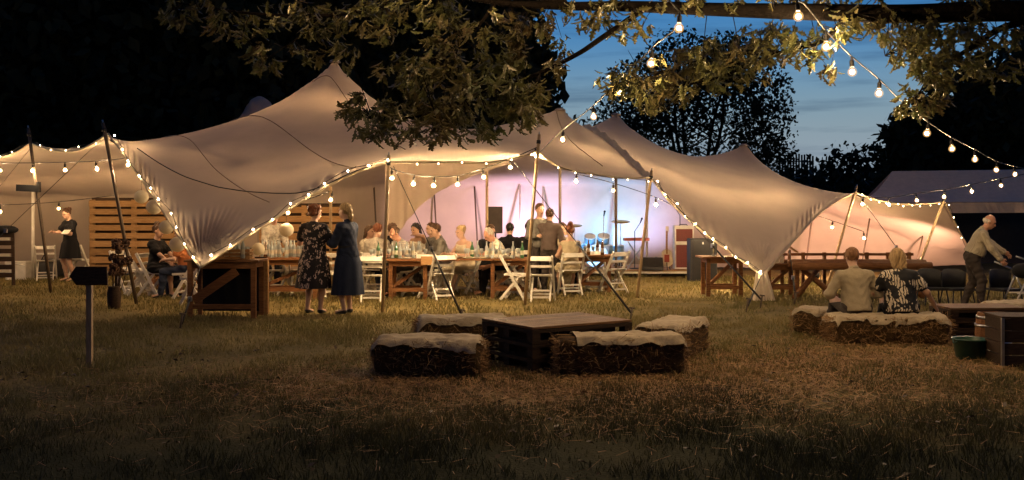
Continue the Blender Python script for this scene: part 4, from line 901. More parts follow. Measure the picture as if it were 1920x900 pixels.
    if st == 'bald': cap = [('e', HW(0, .022, -.002), Rh, np.array([.081, .088, .062])*s, .03)]; ck = [(HW(0, 0, .03), zu), (HW(0, .0, 0), yf), (HW(0, 0, -.065), -zu)]
    elif st == 'thin': ck = [(HW(0, -.01, .05), yf+zu*.25), (HW(0, 0, -.06), -zu)]
    else:
        ck = [(HW(0, -.055, .075), unit(yf*1.0-zu*.75)), (HW(0, 0, -.075 if st == 'short' else -.3), -zu)]
        if st == 'curly': cap += [('e', HW(.07*math.cos(a)*(1 if b else .8), .02+.075*math.sin(a), .03+b*.05), Rh, np.array([.034, .034, .034])*s, .02) for a in np.linspace(-.6, 3.8, 8) for b in (0, 1, -1)]
        if st == 'bun': cap.append(('e', HW(0, .10, .075), Rh, np.array([.045, .042, .042])*s, .02))
        if st == 'topknot': cap.append(('e', HW(.0, .03, .145), Rh, np.array([.045, .045, .035])*s, .02))
        if st == 'pony': cap += [('c', HW(0, .10, .0), HW(.01, .125, -.10), .034*s, .03*s, .02), ('c', HW(.01, .125, -.10), HW(.01, .10, -.22), .03*s, .014*s, .02)]
        if st == 'long': cap += [('c', HW(x, .055, .0), HW(x*1.15, .085, -.17), .048*s, .034*s, .04) for x in (-.05, 0, .05)]+[('c', HW(x*.075, .01, .0), HW(x*.085, .03, -.14), .024*s, .02*s, .03) for x in (-1, 1)]
        if st == 'bob': cap += [('c', HW(x, .05, .0), HW(x*1.1, .06, -.095), .050*s, .040*s, .04) for x in (-.045, .045)]+[('c', HW(x*.076, .005, .0), HW(x*.083, .015, -.085), .026*s, .026*s, .03) for x in (-1, 1)]
    sdf_obj('hair', cap, hm, T, .007, .006, ck, hairy=.0065)
    T_ = dict(T=T, HW=HW, Rh=Rh, wr=wr, el=el, p0=p0, sp=sp, nb=nb, fw=fw, side=side, s=s, sh=sh)
    return T_
def printed(name, base, spots, scale, thr=.34, rough=.8, petals=True):
    m = mat(name, base, rough, .2); nt = m.node_tree; N = nt.nodes; L = nt.links; b = N['Principled BSDF']; src = b.inputs['Base Color'].links[0].from_socket
    tc = [x for x in N if x.type == 'TEX_COORD'][0]; nz = N.new('ShaderNodeTexNoise'); nz.inputs['Scale'].default_value = scale*1.6; L.new(tc.outputs['Object'], nz.inputs['Vector'])
    ad = N.new('ShaderNodeMix'); ad.data_type = 'RGBA'; ad.blend_type = 'LINEAR_LIGHT'; ad.inputs['Factor'].default_value = .12; L.new(tc.outputs['Object'], ad.inputs['A']); L.new(nz.outputs['Color'], ad.inputs['B'])
    vo = N.new('ShaderNodeTexVoronoi'); vo.inputs['Scale'].default_value = scale; L.new(ad.outputs['Result'], vo.inputs['Vector'])
    r = N.new('ShaderNodeMapRange'); r.inputs['From Min'].default_value = thr; r.inputs['From Max'].default_value = thr-.06; L.new(vo.outputs['Distance'], r.inputs['Value'])
    w = N.new('ShaderNodeTexWave'); w.inputs['Scale'].default_value = scale*1.4; w.inputs['Distortion'].default_value = 9; L.new(tc.outputs['Object'], w.inputs['Vector'])
    rw = N.new('ShaderNodeMapRange'); rw.inputs['From Min'].default_value = .25; rw.inputs['From Max'].default_value = .4; L.new(w.outputs['Fac'], rw.inputs['Value'])
    mu = N.new('ShaderNodeMath'); mu.operation = 'MULTIPLY'; L.new(r.outputs[0], mu.inputs[0]); L.new(rw.outputs[0], mu.inputs[1])
    mx = N.new('ShaderNodeMix'); mx.data_type = 'RGBA'; L.new(mu.outputs[0], mx.inputs['Factor']); L.new(src, mx.inputs['A']); mx.inputs['B'].default_value = (*spots, 1); L.new(mx.outputs['Result'], b.inputs['Base Color']); return m
def checked(name, base, line, scale):
    m = mat(name, base, .85, .08); nt = m.node_tree; N = nt.nodes; L = nt.links; b = N['Principled BSDF']; src = b.inputs['Base Color'].links[0].from_socket; tc = [x for x in N if x.type == 'TEX_COORD'][0]; fac = None
    for ax in ('X', 'Z'):
        w = N.new('ShaderNodeTexWave'); w.bands_direction = ax; w.inputs['Scale'].default_value = scale; L.new(tc.outputs['Object'], w.inputs['Vector']); r = N.new('ShaderNodeMapRange'); r.inputs['From Min'].default_value = .72; r.inputs['From Max'].default_value = .85; r.inputs['To Max'].default_value = .6; L.new(w.outputs['Fac'], r.inputs['Value'])
        if fac is None: fac = r.outputs[0]
        else: a = N.new('ShaderNodeMath'); a.operation = 'MAXIMUM'; L.new(fac, a.inputs[0]); L.new(r.outputs[0], a.inputs[1]); fac = a.outputs[0]
    mx = N.new('ShaderNodeMix'); mx.data_type = 'RGBA'; L.new(fac, mx.inputs['Factor']); L.new(src, mx.inputs['A']); mx.inputs['B'].default_value = (*line, 1); L.new(mx.outputs['Result'], b.inputs['Base Color']); return m
def fab(n, c, r=.85): return mat('fabric_'+n, c, r, .15, scale=10, bump=.25, bscale=35, spec=.2)
FLORAL = printed('fabric_floral', (.012, .009, .012), (.55, .42, .38), 9, .42)
PALM = printed('fabric_palm', (.012, .012, .014), (.58, .50, .38), 7, .50)
PLAID = checked('fabric_plaid', (.55, .50, .42), (.16, .18, .25), 9)
BLOUSE = printed('fabric_blouse', (.55, .50, .42), (.25, .24, .20), 14, .38)
NAVY = fab('navy', (.020, .028, .055)); CREAM = fab('cream', (.58, .50, .36)); WSHIRT = fab('white', (.66, .60, .48)); GREYF = fab('grey', (.17, .16, .14)); BLK = fab('black', (.012, .012, .014)); KHAKI = fab('khaki', (.36, .30, .20)); TROUS = fab('dark_trouser', (.05, .04, .035)); PINK = fab('pink', (.55, .33, .24)); JACK = fab('jacket', (.10, .075, .065)); DRS = fab('dress_cream', (.50, .42, .28)); CHECK = checked('fabric_check', (.44, .38, .28), (.22, .18, .12), 16); ORNG = fab('rust', (.40, .14, .05)); BEIGE = fab('beige', (.42, .35, .25))
# ------------------------------------------------------------------ chairs
chair0 = thing('folding_chair', 'x', 'chair', (0, 0, 0), 0, 'white folding chairs')
for x in (-1, 1):
    MB().bar((x*.205, .25, .80), (x*.205, -.21, 0), .03, .05, (0, 1, .4)).build('leg', WHITE, chair0)
    MB().bar((x*.165, -.10, .43), (x*.165, .25, 0), .026, .045, (0, 1, .4)).build('leg', WHITE, chair0)
b = MB()
for i in range(6): b.box((0, -.19+i*.066, .448+.004*i), (.36, .06, .014))
b.build('seat_slats', WHITE, chair0)
MB().bar((-.18, -.22, .438), (-.18, .17, .455), .022, .04).bar((.18, -.22, .438), (.18, .17, .455), .022, .04).bar((-.19, -.225, .437), (.19, -.225, .437), .022, .04).build('seat_frame', WHITE, chair0)
for z, hh, y in ((.755, .085, .225), (.615, .045, .145)):
    b = MB()
    for i in range(6):
        a0 = -1+i/3; a1 = a0+1/3; b.bar((a0*.195, y+.025*(1-a0*a0), z), (a1*.195, y+.025*(1-a1*a1), z), hh, .018, (0, 1, .55))
    b.build('back_rail', WHITE, chair0)
MB().bar((-.2, -.145, .11), (.2, -.145, .11), .022, .035).build('stretcher', WHITE, chair0); MB().bar((-.165, .19, .08), (.165, .19, .08), .022, .03).build('stretcher', WHITE, chair0); MB().bar((-.165, .10, .19), (.165, .10, .19), .022, .03).build('stretcher', WHITE, chair0)
ck = kids(chair0); used = [False]
def chair(px, Y, face, label, xy=None):
    loc = G(px, Y)
    if not used[0]:
        used[0] = True; chair0.location = tuple(loc); chair0.rotation_euler = (0, 0, R(face)); chair0['label'] = label; return chair0
    return copy_tree(chair0, loc, R(face), label, None, ck)
chair(697, 17.45, 184, 'white folding chair nearest the woman in navy, its back to the camera')
chair(826, 17.9, 205, 'white folding chair at the front of the table, right of the wooden trestle')
chair(812, 18.3, 150, 'white folding chair half hidden behind another, beside the trestle')
chair(968, 17.9, 75, 'white folding chair seen from the side behind the pale slanted pole')
chair(1016, 17.55, 172, 'white folding chair right of the pale slanted pole, back to the camera')
chair(1150, 19.3, 215, 'white folding chair at the right end of the small brown table')
chair(1118, 19.9, 160, 'white folding chair behind the small brown table')
chair(86, 22.6, 200, 'empty white folding chair left of the waitress')
chair(150, 23.2, 165, 'white folding chair partly hidden behind the waitress')
chair(262, 18.9, 120, 'empty white folding chair behind the tall slanted pole')
chair(238, 19.6, 60, 'empty white folding chair in front of the pallet wall')
chair(372, 17.0, 250, 'white folding chair behind the left leg of the bar table')
chair(628, 18.4, 20, 'white folding chair between the two standing women')
chair(565, 18.9, 185, 'white folding chair behind the floral dress')
chair(520, 18.9, 160, 'white folding chair under the bottle table')

# ------------------------------------------------------------------ tables
def table(label, px, Y, rz, ln, wd, h, fx=.31, fy=None, m=WOOD, planks=5, brace=True, name='trestle_table', cat='table', foff=0., group=None):
    o = G(px, Y); t = thing(name, label, cat, o, R(rz), group=group); fy = fy if fy is not None else wd*.36
    for i in range(planks):
        w = wd/planks; MB().box((0, -wd/2+w*(i+.5), h-.016), (ln-random.uniform(0, .02), w-.007, .032)).build('plank', m, t)
    for x in (-1, 1):
        for y in (-1, 1): MB().box((x*fx+foff, y*fy, (h-.034)/2), (.07, .07, h-.034)).build('leg', m, t)
        MB().box((x*fx+foff, 0, h-.08), (.05, fy*2-.072, .07)).build('cross_rail', m, t)
    for y in (-1, 1):
        MB().box((foff, y*fy, h-.085), (fx*2-.072, .045, .08)).build('rail', m, t); MB().box((foff, y*fy, .17), (fx*2-.072, .045, .07)).build('stretcher', m, t)
    if brace: MB().bar((foff-fx+.03, -fy*.8, .22), (foff+fx-.05, fy*.8, h-.13), .04, .06).build('brace', m, t)
    return t
table('wooden trestle table in the centre with a paper bag hanging on its edge', 768, 18.15, 0, 1.86, .75, .72)
table('dinner table right of the centre trestle, crowded with glasses', 925, 18.35, 0, 1.30, .75, .72, foff=.30)
table('small brown table in front of the drum kit', 1112, 19.6, 0, .95, .75, .72, fx=.29)
table('side table with a single candle left of the tent tail', 1353, 18.7, 0, .86, .7, .74, fx=.30)
table('bottle-covered table behind the floral dress', 545, 18.2, 0, 1.30, .75, .74, fx=.5)
table('dinner table behind the seated woman in black', 330, 20.0, 10, 1.1, .75, .72, fx=.4)
# front bar table with dark drapes and a crate
bt = table('dark bar table with a diagonal plank brace under the fanned tent corner', 425, 15.0, 0, 1.12, .6, .86, fx=.47, fy=.24, brace=False, m=WOOD, planks=4, name='bar_table')
MB().bar((-.42, -.25, .26), (.22, -.25, .70), .13, .03, (0, 1, 0)).build('diagonal_brace', WOOD, bt)
b = MB(); vs = []; fs = []
for i in range(41):
    x = -.43+.86*i/40; y = .20+.006*math.sin(i*.7); vs += [(x, y, .80), (x, y+.01, .06)]
for i in range(40): fs.append((i*2, i*2+1, i*2+3, i*2+2))
b.add(vs, fs).build('drape', BLK, bt)
def crate(label, loc, rz, sx, sy, sz, m=WOODP, n=3, name='wooden_crate'):
    t = thing(name, label, 'crate', loc, R(rz)); w = sz/n
    for i in range(n):
        for s_ in (-1, 1):
            MB().box((0, s_*sy/2, w*(i+.5)), (sx, .012, w-.012)).build('slat', m, t); MB().box((s_*(sx/2-.006), 0, w*(i+.5)), (.012, sy-.014, w-.012)).build('slat', m, t)
    for x in (-1, 1):
        for y in (-1, 1): MB().box((x*(sx/2-.03), y*(sy/2-.022), sz/2), (.025, .03, sz)).build('corner_post', m, t)
    MB().box((0, 0, .008), (sx-.03, sy-.03, .012)).build('bottom', m, t); return t
crate('wooden crate on the bar table', G(440, 15.0, .86), 4, .5, .3, .16)
# bottle / glass prototypes
def bottle_parts(t, m):
    MB().lathe((0, 0, 0), [(.034, 0), (.036, .01), (.036, .17), (.030, .20), (.014, .24), (.013, .29)], 10).build('glass_body', m, t, True); MB().lathe((0, 0, .29), [(.016, 0), (.016, .02), (.0, .022)], 8).build('cap', METAL, t); MB().lathe((0, 0, .06), [(.0368, 0), (.0368, .08)], 10).build('paper_label', PAPER, t)
def glass_parts(t):
    MB().lathe((0, 0, 0), [(.032, 0), (.030, .006), (.006, .010), (.005, .07), (.020, .085), (.036, .12), (.034, .17), (.032, .17), (.033, .12), (.002, .09)], 10).build('glass_body', GLASS, t, True)
def candle_parts(t):
    MB().lathe((0, 0, 0), [(.04, 0), (.04, .02), (.015, .03), (.015, .06)], 10).build('holder', METAL, t, True); MB().lathe((0, 0, .06), [(.012, 0), (.011, .22), (.0, .225)], 8).build('candle', PAPER, t, True)
protos = {}
def put(kind, loc, label, group, cat):
    if kind not in protos:
        t = thing(kind, label, cat, loc, 0, group)
        {'drinking_glass': lambda: glass_parts(t), 'green_bottle': lambda: bottle_parts(t, GGREEN), 'brown_bottle': lambda: bottle_parts(t, GBROWN), 'clear_bottle': lambda: bottle_parts(t, GLASS), 'candlestick': lambda: candle_parts(t)}[kind]()
        protos[kind] = (t, kids(t)); return t
    t, k = protos[kind]; return copy_tree(t, loc, random.uniform(0, 6), label, group, k)
def spread(n, pxa, pxb, Ya, Yb, z, where, kinds=('drinking_glass', 'drinking_glass', 'drinking_glass', 'drinking_glass', 'clear_bottle', 'clear_bottle', 'green_bottle')):
    nm = {'drinking_glass': ('clear stemmed glass', 'glass', 'glasses'), 'green_bottle': ('green glass bottle', 'bottle', 'green bottles'), 'brown_bottle': ('brown glass bottle', 'bottle', 'brown bottles'), 'clear_bottle': ('clear glass bottle', 'bottle', 'clear bottles'), 'candlestick': ('pale candle in a holder', 'candle', 'candles')}
    for i in range(n):
        k = random.choice(kinds); a, c, g_ = nm[k]; Y = random.uniform(Ya, Yb); put(k, G(pxa+(pxb-pxa)*(i+random.uniform(.1, .9))/n, Y, z), f'{a} {where}', f'{g_} {where}', c)
spread(16, 690, 800, 17.95, 18.45, .72, 'on the centre trestle table')
spread(18, 868, 985, 18.1, 18.6, .72, 'on the crowded dinner table')
spread(20, 490, 600, 17.95, 18.5, .74, 'on the table behind the floral dress', ('clear_bottle', 'clear_bottle', 'drinking_glass', 'brown_bottle'))
spread(7, 410, 470, 14.85, 15.1, .88, 'in the crate on the bar table', ('drinking_glass', 'clear_bottle'))
spread(5, 1090, 1135, 19.4, 19.8, .72, 'on the small brown table', ('drinking_glass', 'brown_bottle'))
spread(6, 300, 350, 19.8, 20.2, .72, 'on the table behind the seated woman', ('drinking_glass',))
put('candlestick', G(1338, 18.6, .74), 'tall pale candle alone on the side table', None, 'candle')
def plate(px, Y, z, where):
    t = thing('plate', 'white plate '+where, 'plate', G(px, Y, z), 0, 'plates '+where); MB().lathe((0, 0, 0), [(.06, 0), (.07, .005), (.125, .018), (.127, .022), (.07, .012), (.0, .010)], 18).build('dish', WHITE, t, True); MB().ell((0, 0, .02), (.06, .05, .02), 10, 6).build('food', BEIGE, t, True)
for px in (712, 760, 800, 838): plate(px, 17.95, .72, 'at the front of the centre trestle table')
for px in (880, 905, 950): plate(px, 18.15, .72, 'at the front of the crowded dinner table')
bg = thing('paper_bag', 'brown paper bag laid over the front edge of the centre table', 'bag', G(800, 17.8, .72)); MB().box((0, -.03, -.02), (.20, .012, .15)).build('front_flap', WOODP, bg); MB().box((0, .09, .012), (.20, .22, .02)).build('body', WOODP, bg)

# ------------------------------------------------------------------ pallet walls
def pallet_wall(label, px0, px1, Y, z0, z1, n, rz=0):
    o = (G(px0, Y)+G(px1, Y))/2; wd = (px1-px0)/F*Y; t = thing('pallet_wall', label, 'pallet wall', o, R(rz)); w = (z1-z0)/n
    for i in range(n):
        MB().box((random.uniform(-.01, .01), -.06+random.uniform(-.004, .004), z0+w*(i+.5)), (wd, .022, w*random.choice((.68, .74, .80)))).build('slat', WOODP, t); MB().box((0, .06, z0+w*(i+1.0)), (wd, .02, w*.5)).build('back_slat', WOODD, t)  # dark back slats put the shade of the gaps into their colour
    for x in (-.48, 0, .48): MB().box((x*wd, 0, z1/2), (.09, .09, z1)).build('upright', WOODP, t)
    return t
pallet_wall('upright pallet wall of pale slats on the left', 170, 333, 21.0, .30, 1.82, 9)
pallet_wall('pallet wall behind the two standing women', 488, 652, 21.6, .35, 1.70, 7)
pallet_wall('narrow upright pallet at the right end of the bar table', 476, 498, 15.3, .05, .84, 5)
# stacked crate stand at the left edge
o = G(6, 21.2); t = thing('slatted_stand', 'dark slatted stand with white cards cut off by the left edge', 'stand', o)
for x in (-.22, .22): MB().bar((x, 0, 0), (x*.8, .05, 1.15), .06, .05).build('upright', WOODD, t)
for i in range(6): MB().box((0, -.05, .22+i*.17), (.52, .03, .10)).build('slat', WOODD, t)
for i in (0, 2, 4): MB().box((.02, -.072, .31+i*.17), (.30, .006, .06)).build('card', PAPER, t)
MB().ell((.05, 0, 1.18), (.28, .16, .10), 12, 8).build('draped_top', BLK, t, True)
o = G(36, 22.9); t = thing('cool_box', 'pale cool box on the grass by the white pole', 'cool box', o); MB().box((0, 0, .19), (.46, .34, .36)).build('body', WHITE, t); MB().box((0, 0, .40), (.48, .36, .05)).build('lid', WHITE, t); MB().tube([(-.22, -.18, .33), (-.1, -.21, .36), (.1, -.21, .36), (.22, -.18, .33)], .012, 6).build('handle', METAL, t)
o = G(92, 23.6); t = thing('equipment_bag', 'round-topped black bag behind the chair left of the waitress', 'bag', o); MB().lathe((0, 0, 0), [(.36, 0), (.38, .1), (.36, .30), (.28, .40), (.1, .45), (0, .45)], 14).build('body', BLACK, t, True); MB().tube([(-.1, -.2, .40), (0, -.25, .55), (.1, -.2, .40)], .015, 6).build('handle', BLACK, t, True)

# ------------------------------------------------------------------ arrow sign and dried flowers
o = G(168, 10.26); t = thing('arrow_sign', 'black arrow-shaped sign board on a wooden post in the grass', 'sign', o)
MB().box((0, 0, .42), (.055, .05, .9)).build('post', POLE, t)
vs = [(-.185, 0, .925), (-.12, 0, 1.02), (.195, 0, 1.02), (.205, 0, .83), (-.115, 0, .83)]
vs = [(x, -.030, z) for x, _, z in vs]+[(x, -.052, z) for x, _, z in vs]
MB().add(vs, [(0, 1, 2, 3, 4), (9, 8, 7, 6, 5)]+[(i, i+5, (i+1) % 5+5, (i+1) % 5) for i in range(5)]).build('board', WOODD, t)
o = G(214, 16.2); t = thing('dried_flowers', 'dark bunch of dried flower heads behind the arrow sign', 'flowers', o)
DRY = mat('dried_flower', (0.085, 0.042, 0.022), .9, .5, scale=22, bump=1, bscale=40)
for k in range(16):
    zz = random.uniform(.45, 1.08); x = .02+(zz-.5)*.12+random.gauss(0, .07); y = random.gauss(0, .07); r = random.uniform(.055, .09); b = MB()
    for _ in range(26):
        d = unit(np.array([random.gauss(0, 1), random.gauss(0, 1), random.gauss(0, 1)])); b.ell(np.array([x, y, zz])+d*r*.75, r*.34, 6, 4)
    b.build('flower_head', DRY, t, True); MB().tube([(x*.2, y*.2, .1), (x*.7, y*.7, zz*.6), (x, y, zz)], .006, 5).build('stalk', WOODD, t)
MB().lathe((0, 0, 0), [(.09, 0), (.10, .02), (.11, .25), (.09, .34), (.10, .36)], 14).build('churn', WOODD, t, True)

# ------------------------------------------------------------------ straw bales and covers
def rbox(sx, sy, sz, nx, ny, nz, rnd, amp, seed):
    r_ = np.random.default_rng(seed); vs = {}; V = []; Fc = []
    def vid(i, j, k):
        if (i, j, k) in vs: return vs[(i, j, k)]
        p = np.array([(i/nx-.5)*sx, (j/ny-.5)*sy, (k/nz-.5)*sz]); q = np.clip(p, [-sx/2+rnd, -sy/2+rnd, -sz/2+rnd], [sx/2-rnd, sy/2-rnd, sz/2-rnd]); d = p-q
        if np.linalg.norm(d) > 1e-6: p = q+unit(d)*rnd
        p = p+unit(p/np.array([sx, sy, sz]))*(amp*(math.sin(p[0]*17+seed)*math.sin(p[2]*23+seed*2)+r_.normal(0, .6))); vs[(i, j, k)] = len(V); V.append(p+np.array([0, 0, sz/2])); return vs[(i, j, k)]
    for i in range(nx):
        for j in range(ny):
            Fc += [(vid(i, j, 0), vid(i, j+1, 0), vid(i+1, j+1, 0), vid(i+1, j, 0)), (vid(i, j, nz), vid(i+1, j, nz), vid(i+1, j+1, nz), vid(i, j+1, nz))]
    for i in range(nx):
        for k in range(nz): Fc += [(vid(i, 0, k), vid(i+1, 0, k), vid(i+1, 0, k+1), vid(i, 0, k+1)), (vid(i, ny, k), vid(i, ny, k+1), vid(i+1, ny, k+1), vid(i+1, ny, k))]
    for j in range(ny):
        for k in range(nz): Fc += [(vid(0, j, k), vid(0, j, k+1), vid(0, j+1, k+1), vid(0, j+1, k)), (vid(nx, j, k), vid(nx, j+1, k), vid(nx, j+1, k+1), vid(nx, j, k+1))]
    return MB().add(V, Fc)
def bale(label, px, Y, rz, sx, sy, sz, seed, cover=None, cov=(1.04, 1.05, .09), coff=0.):
    o = G(px, Y); t = thing('straw_bale', label, 'straw bale', o, R(rz), 'straw bales set out as seats')
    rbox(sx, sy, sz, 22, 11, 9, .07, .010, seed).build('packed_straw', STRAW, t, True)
    n = 1500; V = []
    for _ in range(n):
        f = random.choice((0, 0, 0, 1, 1, 1) if cover else (0, 0, 0, 1, 1, 2)); x, y, z = random.uniform(-.5, .5)*sx, random.uniform(-.5, .5)*sy, random.uniform(0.02, 1)*sz; nrm = np.zeros(3)
        if f == 0: y = random.choice((-1, 1))*sy/2; nrm[1] = np.sign(y)
        elif f == 1: x = random.choice((-1, 1))*sx/2; nrm[0] = np.sign(x)
        else: z = sz; nrm[2] = 1
        c = np.array([x, y, z]); d = unit(nrm*random.uniform(.1, .9)+np.array([random.gauss(0, 1), random.gauss(0, .6), random.gauss(0, .7)])); 
        if d @ nrm < 0: d = d-2*(d @ nrm)*nrm
        s_ = unit(np.cross(d, (random.gauss(0, 1), random.gauss(0, 1), random.gauss(0, 1))))*.0022; l = random.uniform(.03, .10); V += [c-s_, c+s_, c+d*l+s_, c+d*l-s_]
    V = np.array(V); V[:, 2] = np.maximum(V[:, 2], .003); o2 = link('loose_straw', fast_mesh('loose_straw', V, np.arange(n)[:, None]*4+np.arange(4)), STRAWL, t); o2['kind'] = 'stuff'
    for y in (-.22, .22): MB().tube([(-sx/2-.008, y*sy*2*.5, sz*.05), (-sx/2-.008, y*sy, sz), (-sx/2, y*sy, sz+.008), (sx/2, y*sy, sz+.008), (sx/2+.008, y*sy, sz), (sx/2+.008, y*sy, .02)], .004, 4).build('twine', STRAWL, t)
    if cover:
        nx, ny = 56, 30; cx, cy, dr = cov; vs = []; fs = []; g_ = np.random.default_rng(seed); ns = g_.normal(0, 1, (9, 7)); n2 = g_.normal(0, 1, (19, 13)); sk = g_.normal(0, .05)
        def bil(n_, u, v):
            a = (u*.5+.5)*(n_.shape[0]-1.001); b = (v*.5+.5)*(n_.shape[1]-1.001); i, j = int(a), int(b); a -= i; b -= j; a = a*a*(3-2*a); b = b*b*(3-2*b); return n_[i, j]*(1-a)*(1-b)+n_[i+1, j]*a*(1-b)+n_[i, j+1]*(1-a)*b+n_[i+1, j+1]*a*b
        for i in range(nx+1):
            for j in range(ny+1):
                u = (i/nx-.5)*2; v = (j/ny-.5)*2; a = bil(ns, u, v); b = bil(n2, u, v); x = u*(sx/2*cx+.022)+coff+sk*v+.012*a*abs(v); y = v*(sy/2*cy+.018)-sk*.5*u+.014*bil(ns, u, -v)*abs(v)
                z = sz+.022+.009*a+.011*(1-abs(b))*(.5+.5*abs(v)); ex = max(abs(x)-sx/2+.03, 0); ey = max(abs(y)-sy/2+.03, 0)
                if ex > 0: z -= ex*1.1; x = np.sign(x)*(sx/2-.03+min(ex, .06)*.85)
                if ey > 0: z -= ey*1.15; y = np.sign(y)*(sy/2-.03+min(ey, .06)*.85+.006*b)
                vs.append((x, y, z))
        for i in range(nx):
            for j in range(ny): fs.append((i*(ny+1)+j, (i+1)*(ny+1)+j, (i+1)*(ny+1)+j+1, i*(ny+1)+j+1))
        c = MB().add(vs, fs).build('seat_cover', CLOTH, None, True, tuple(o)); c.rotation_euler = (0, 0, R(rz)); tag(c, cover, 'seat cover', 'cream cloth seat covers')
    return t
bale('straw bale at the front left of the pallet table', 806, 9.72, -4, 1.02, .50, .34, 3, 'crumpled cream cloth over the front left bale')
bale('straw bale at the front right of the pallet table', 1160, 9.80, 5, 1.22, .46, .36, 5, 'cream cloth over the front right bale', (.86, 1.05, .09), .10)
bale('straw bale behind the left corner of the pallet table', 868, 11.6, 8, 1.05, .48, .34, 8, 'cream cloth over the bale behind the pallet table')
bale('ragged straw bale behind the right end of the pallet table', 1262, 10.95, 62, 1.1, .48, .36, 11, 'cream cloth over the ragged right bale', (.96, 1.05, .09))
bale('straw bale poking out left of the seated man', 1556, 12.9, -35, .85, .44, .30, 14, 'cream cloth left of the seated man')
bale('straw bale under the man in the pale shirt', 1622, 12.1, 2, .86, .52, .31, 17, 'cream cloth under the man in the pale shirt')
bale('straw bale under the woman in the palm print', 1722, 12.05, -12, .60, .55, .32, 20, 'cream cloth under the woman in the palm print')
bale('straw bale behind the right-hand pallet table', 1920, 13.2, 5, 1.0, .48, .36, 23, 'cream cloth at the right edge behind the barrel')

# pallet tables
def pallet_table(label, corner, rz, a, b_, h, m, top):
    o = np.array([corner[0], corner[1], 0.]); t = thing('pallet_table', label, 'table', o, R(rz)); n = 7; w = b_/n
    for i in range(n): MB().box((a/2, w*(i+.5), h-.011), (a+random.uniform(-.01, .01), w-.008, .022)).build('plank', top, t)
    lv = int(round((h-.03)/.14))
    for l in range(lv):
        z = l*(h-.025)/lv; hh = (h-.025)/lv
        for x in (.05, a/2, a-.05):
            for y in (.05, b_/2, b_-.05): MB().box((x, y, z+hh*.5), (.095, .095, hh*.62)).build('block', m, t)
        for y in (.012, b_-.012): MB().box((a/2, y-.002*np.sign(b_/2-y), z+hh*.86), (a, .022, hh*.24)).build('side_board', m, t); MB().box((a/2, y-.002*np.sign(b_/2-y), z+hh*.12), (a, .022, hh*.22)).build('side_board', m, t)
        for x in (.012, a-.012): MB().box((x-.002*np.sign(a/2-x), b_/2, z+hh*.86), (.022, b_-.05, hh*.24)).build('side_board', m, t)
    MB().box((a/2, b_/2, (h-.03)/2), (a-.25, b_-.25, h-.06)).build('inner_shelf', WOODD, t); return t
TOPW = mat('wood_top', (0.20, 0.11, 0.048), .55, scale=4, stretch=(1.5, 14, 14), col2=(0.11, 0.055, 0.024), bump=.3, spec=.1, rnd=.35)
pallet_table('dark coffee table of stacked pallets between the front bales', (.20, 9.72), 33, 1.26, .95, .455, WOODD, TOPW)
pallet_table('pallet table with a pale top behind the barrel', (5.38, 12.2), 2, .95, .6, .40, WOODD, TOPW)
# tub, barrel, dark box
TUB = mat('tub_green', (0.015, 0.055, 0.035), .35, .2); o = G(1820, 10.7); t = thing('plastic_tub', 'green plastic tub on the grass in front of the barrel', 'tub', o)
MB().lathe((0, 0, 0), [(.14, 0), (.15, .01), (.18, .20), (.195, .21), (.195, .225), (.175, .22), (.145, .03), (0, .03)], 22).build('bowl', TUB, t, True)
MB().tube([(-.19, 0, .21), (-.22, -.08, .18), (-.19, -.10, .20)], .008, 6).build('handle', TUB, t, True); MB().tube([(.19, 0, .21), (.22, -.08, .18), (.19, -.10, .20)], .008, 6).build('handle', TUB, t, True)
o = G(1862, 11.0); t = thing('barrel', 'small wooden barrel with steel hoops by the pallet table', 'barrel', o)
for k in range(16):
    a0 = 2*PI*k/16; a1 = a0+2*PI/16*.96; vs = []; fs = []
    for z, r in ((0, .155), (.12, .178), (.24, .185), (.36, .178), (.47, .158)): vs += [(r*math.cos(a), r*math.sin(a), z) for a in (a0, a1)]+[((r-.02)*math.cos(a), (r-.02)*math.sin(a), z) for a in (a1, a0)]
    for i in range(4):
        for j in range(4): fs.append((i*4+j, i*4+(j+1) % 4, i*4+4+(j+1) % 4, i*4+4+j))
    fs += [(3, 2, 1, 0), (16, 17, 18, 19)]; MB().add(vs, fs).build('stave', WOOD, t)
for z, r in ((.06, .171), (.15, .186), (.33, .186), (.42, .172)): MB().lathe((0, 0, z), [(r, -.014), (r+.003, -.014), (r+.003, .014), (r, .014)], 24).build('hoop', METAL, t, True)
MB().lathe((0, 0, .44), [(.14, 0), (.14, .012), (0, .012)], 20).build('head', WOOD, t)
o = G(1906, 10.35); t = thing('dark_crate', 'dark plank crate cut off by the right edge in front of the barrel', 'crate', o, R(-4))
for i in range(4): MB().box((0, -.22, .06+i*.125), (.46, .025, .115)).build('plank', WOODD, t); MB().box((-.225, 0, .06+i*.125), (.025, .412, .115)).build('plank', WOODD, t); MB().box((.225, 0, .06+i*.125), (.025, .412, .115)).build('plank', WOODD, t)
MB().box((0, .01, .505), (.48, .46, .02)).build('lid', WOODD, t); MB().box((-.235, -.235, .25), (.03, .02, .5)).build('corner_strip', METAL, t)

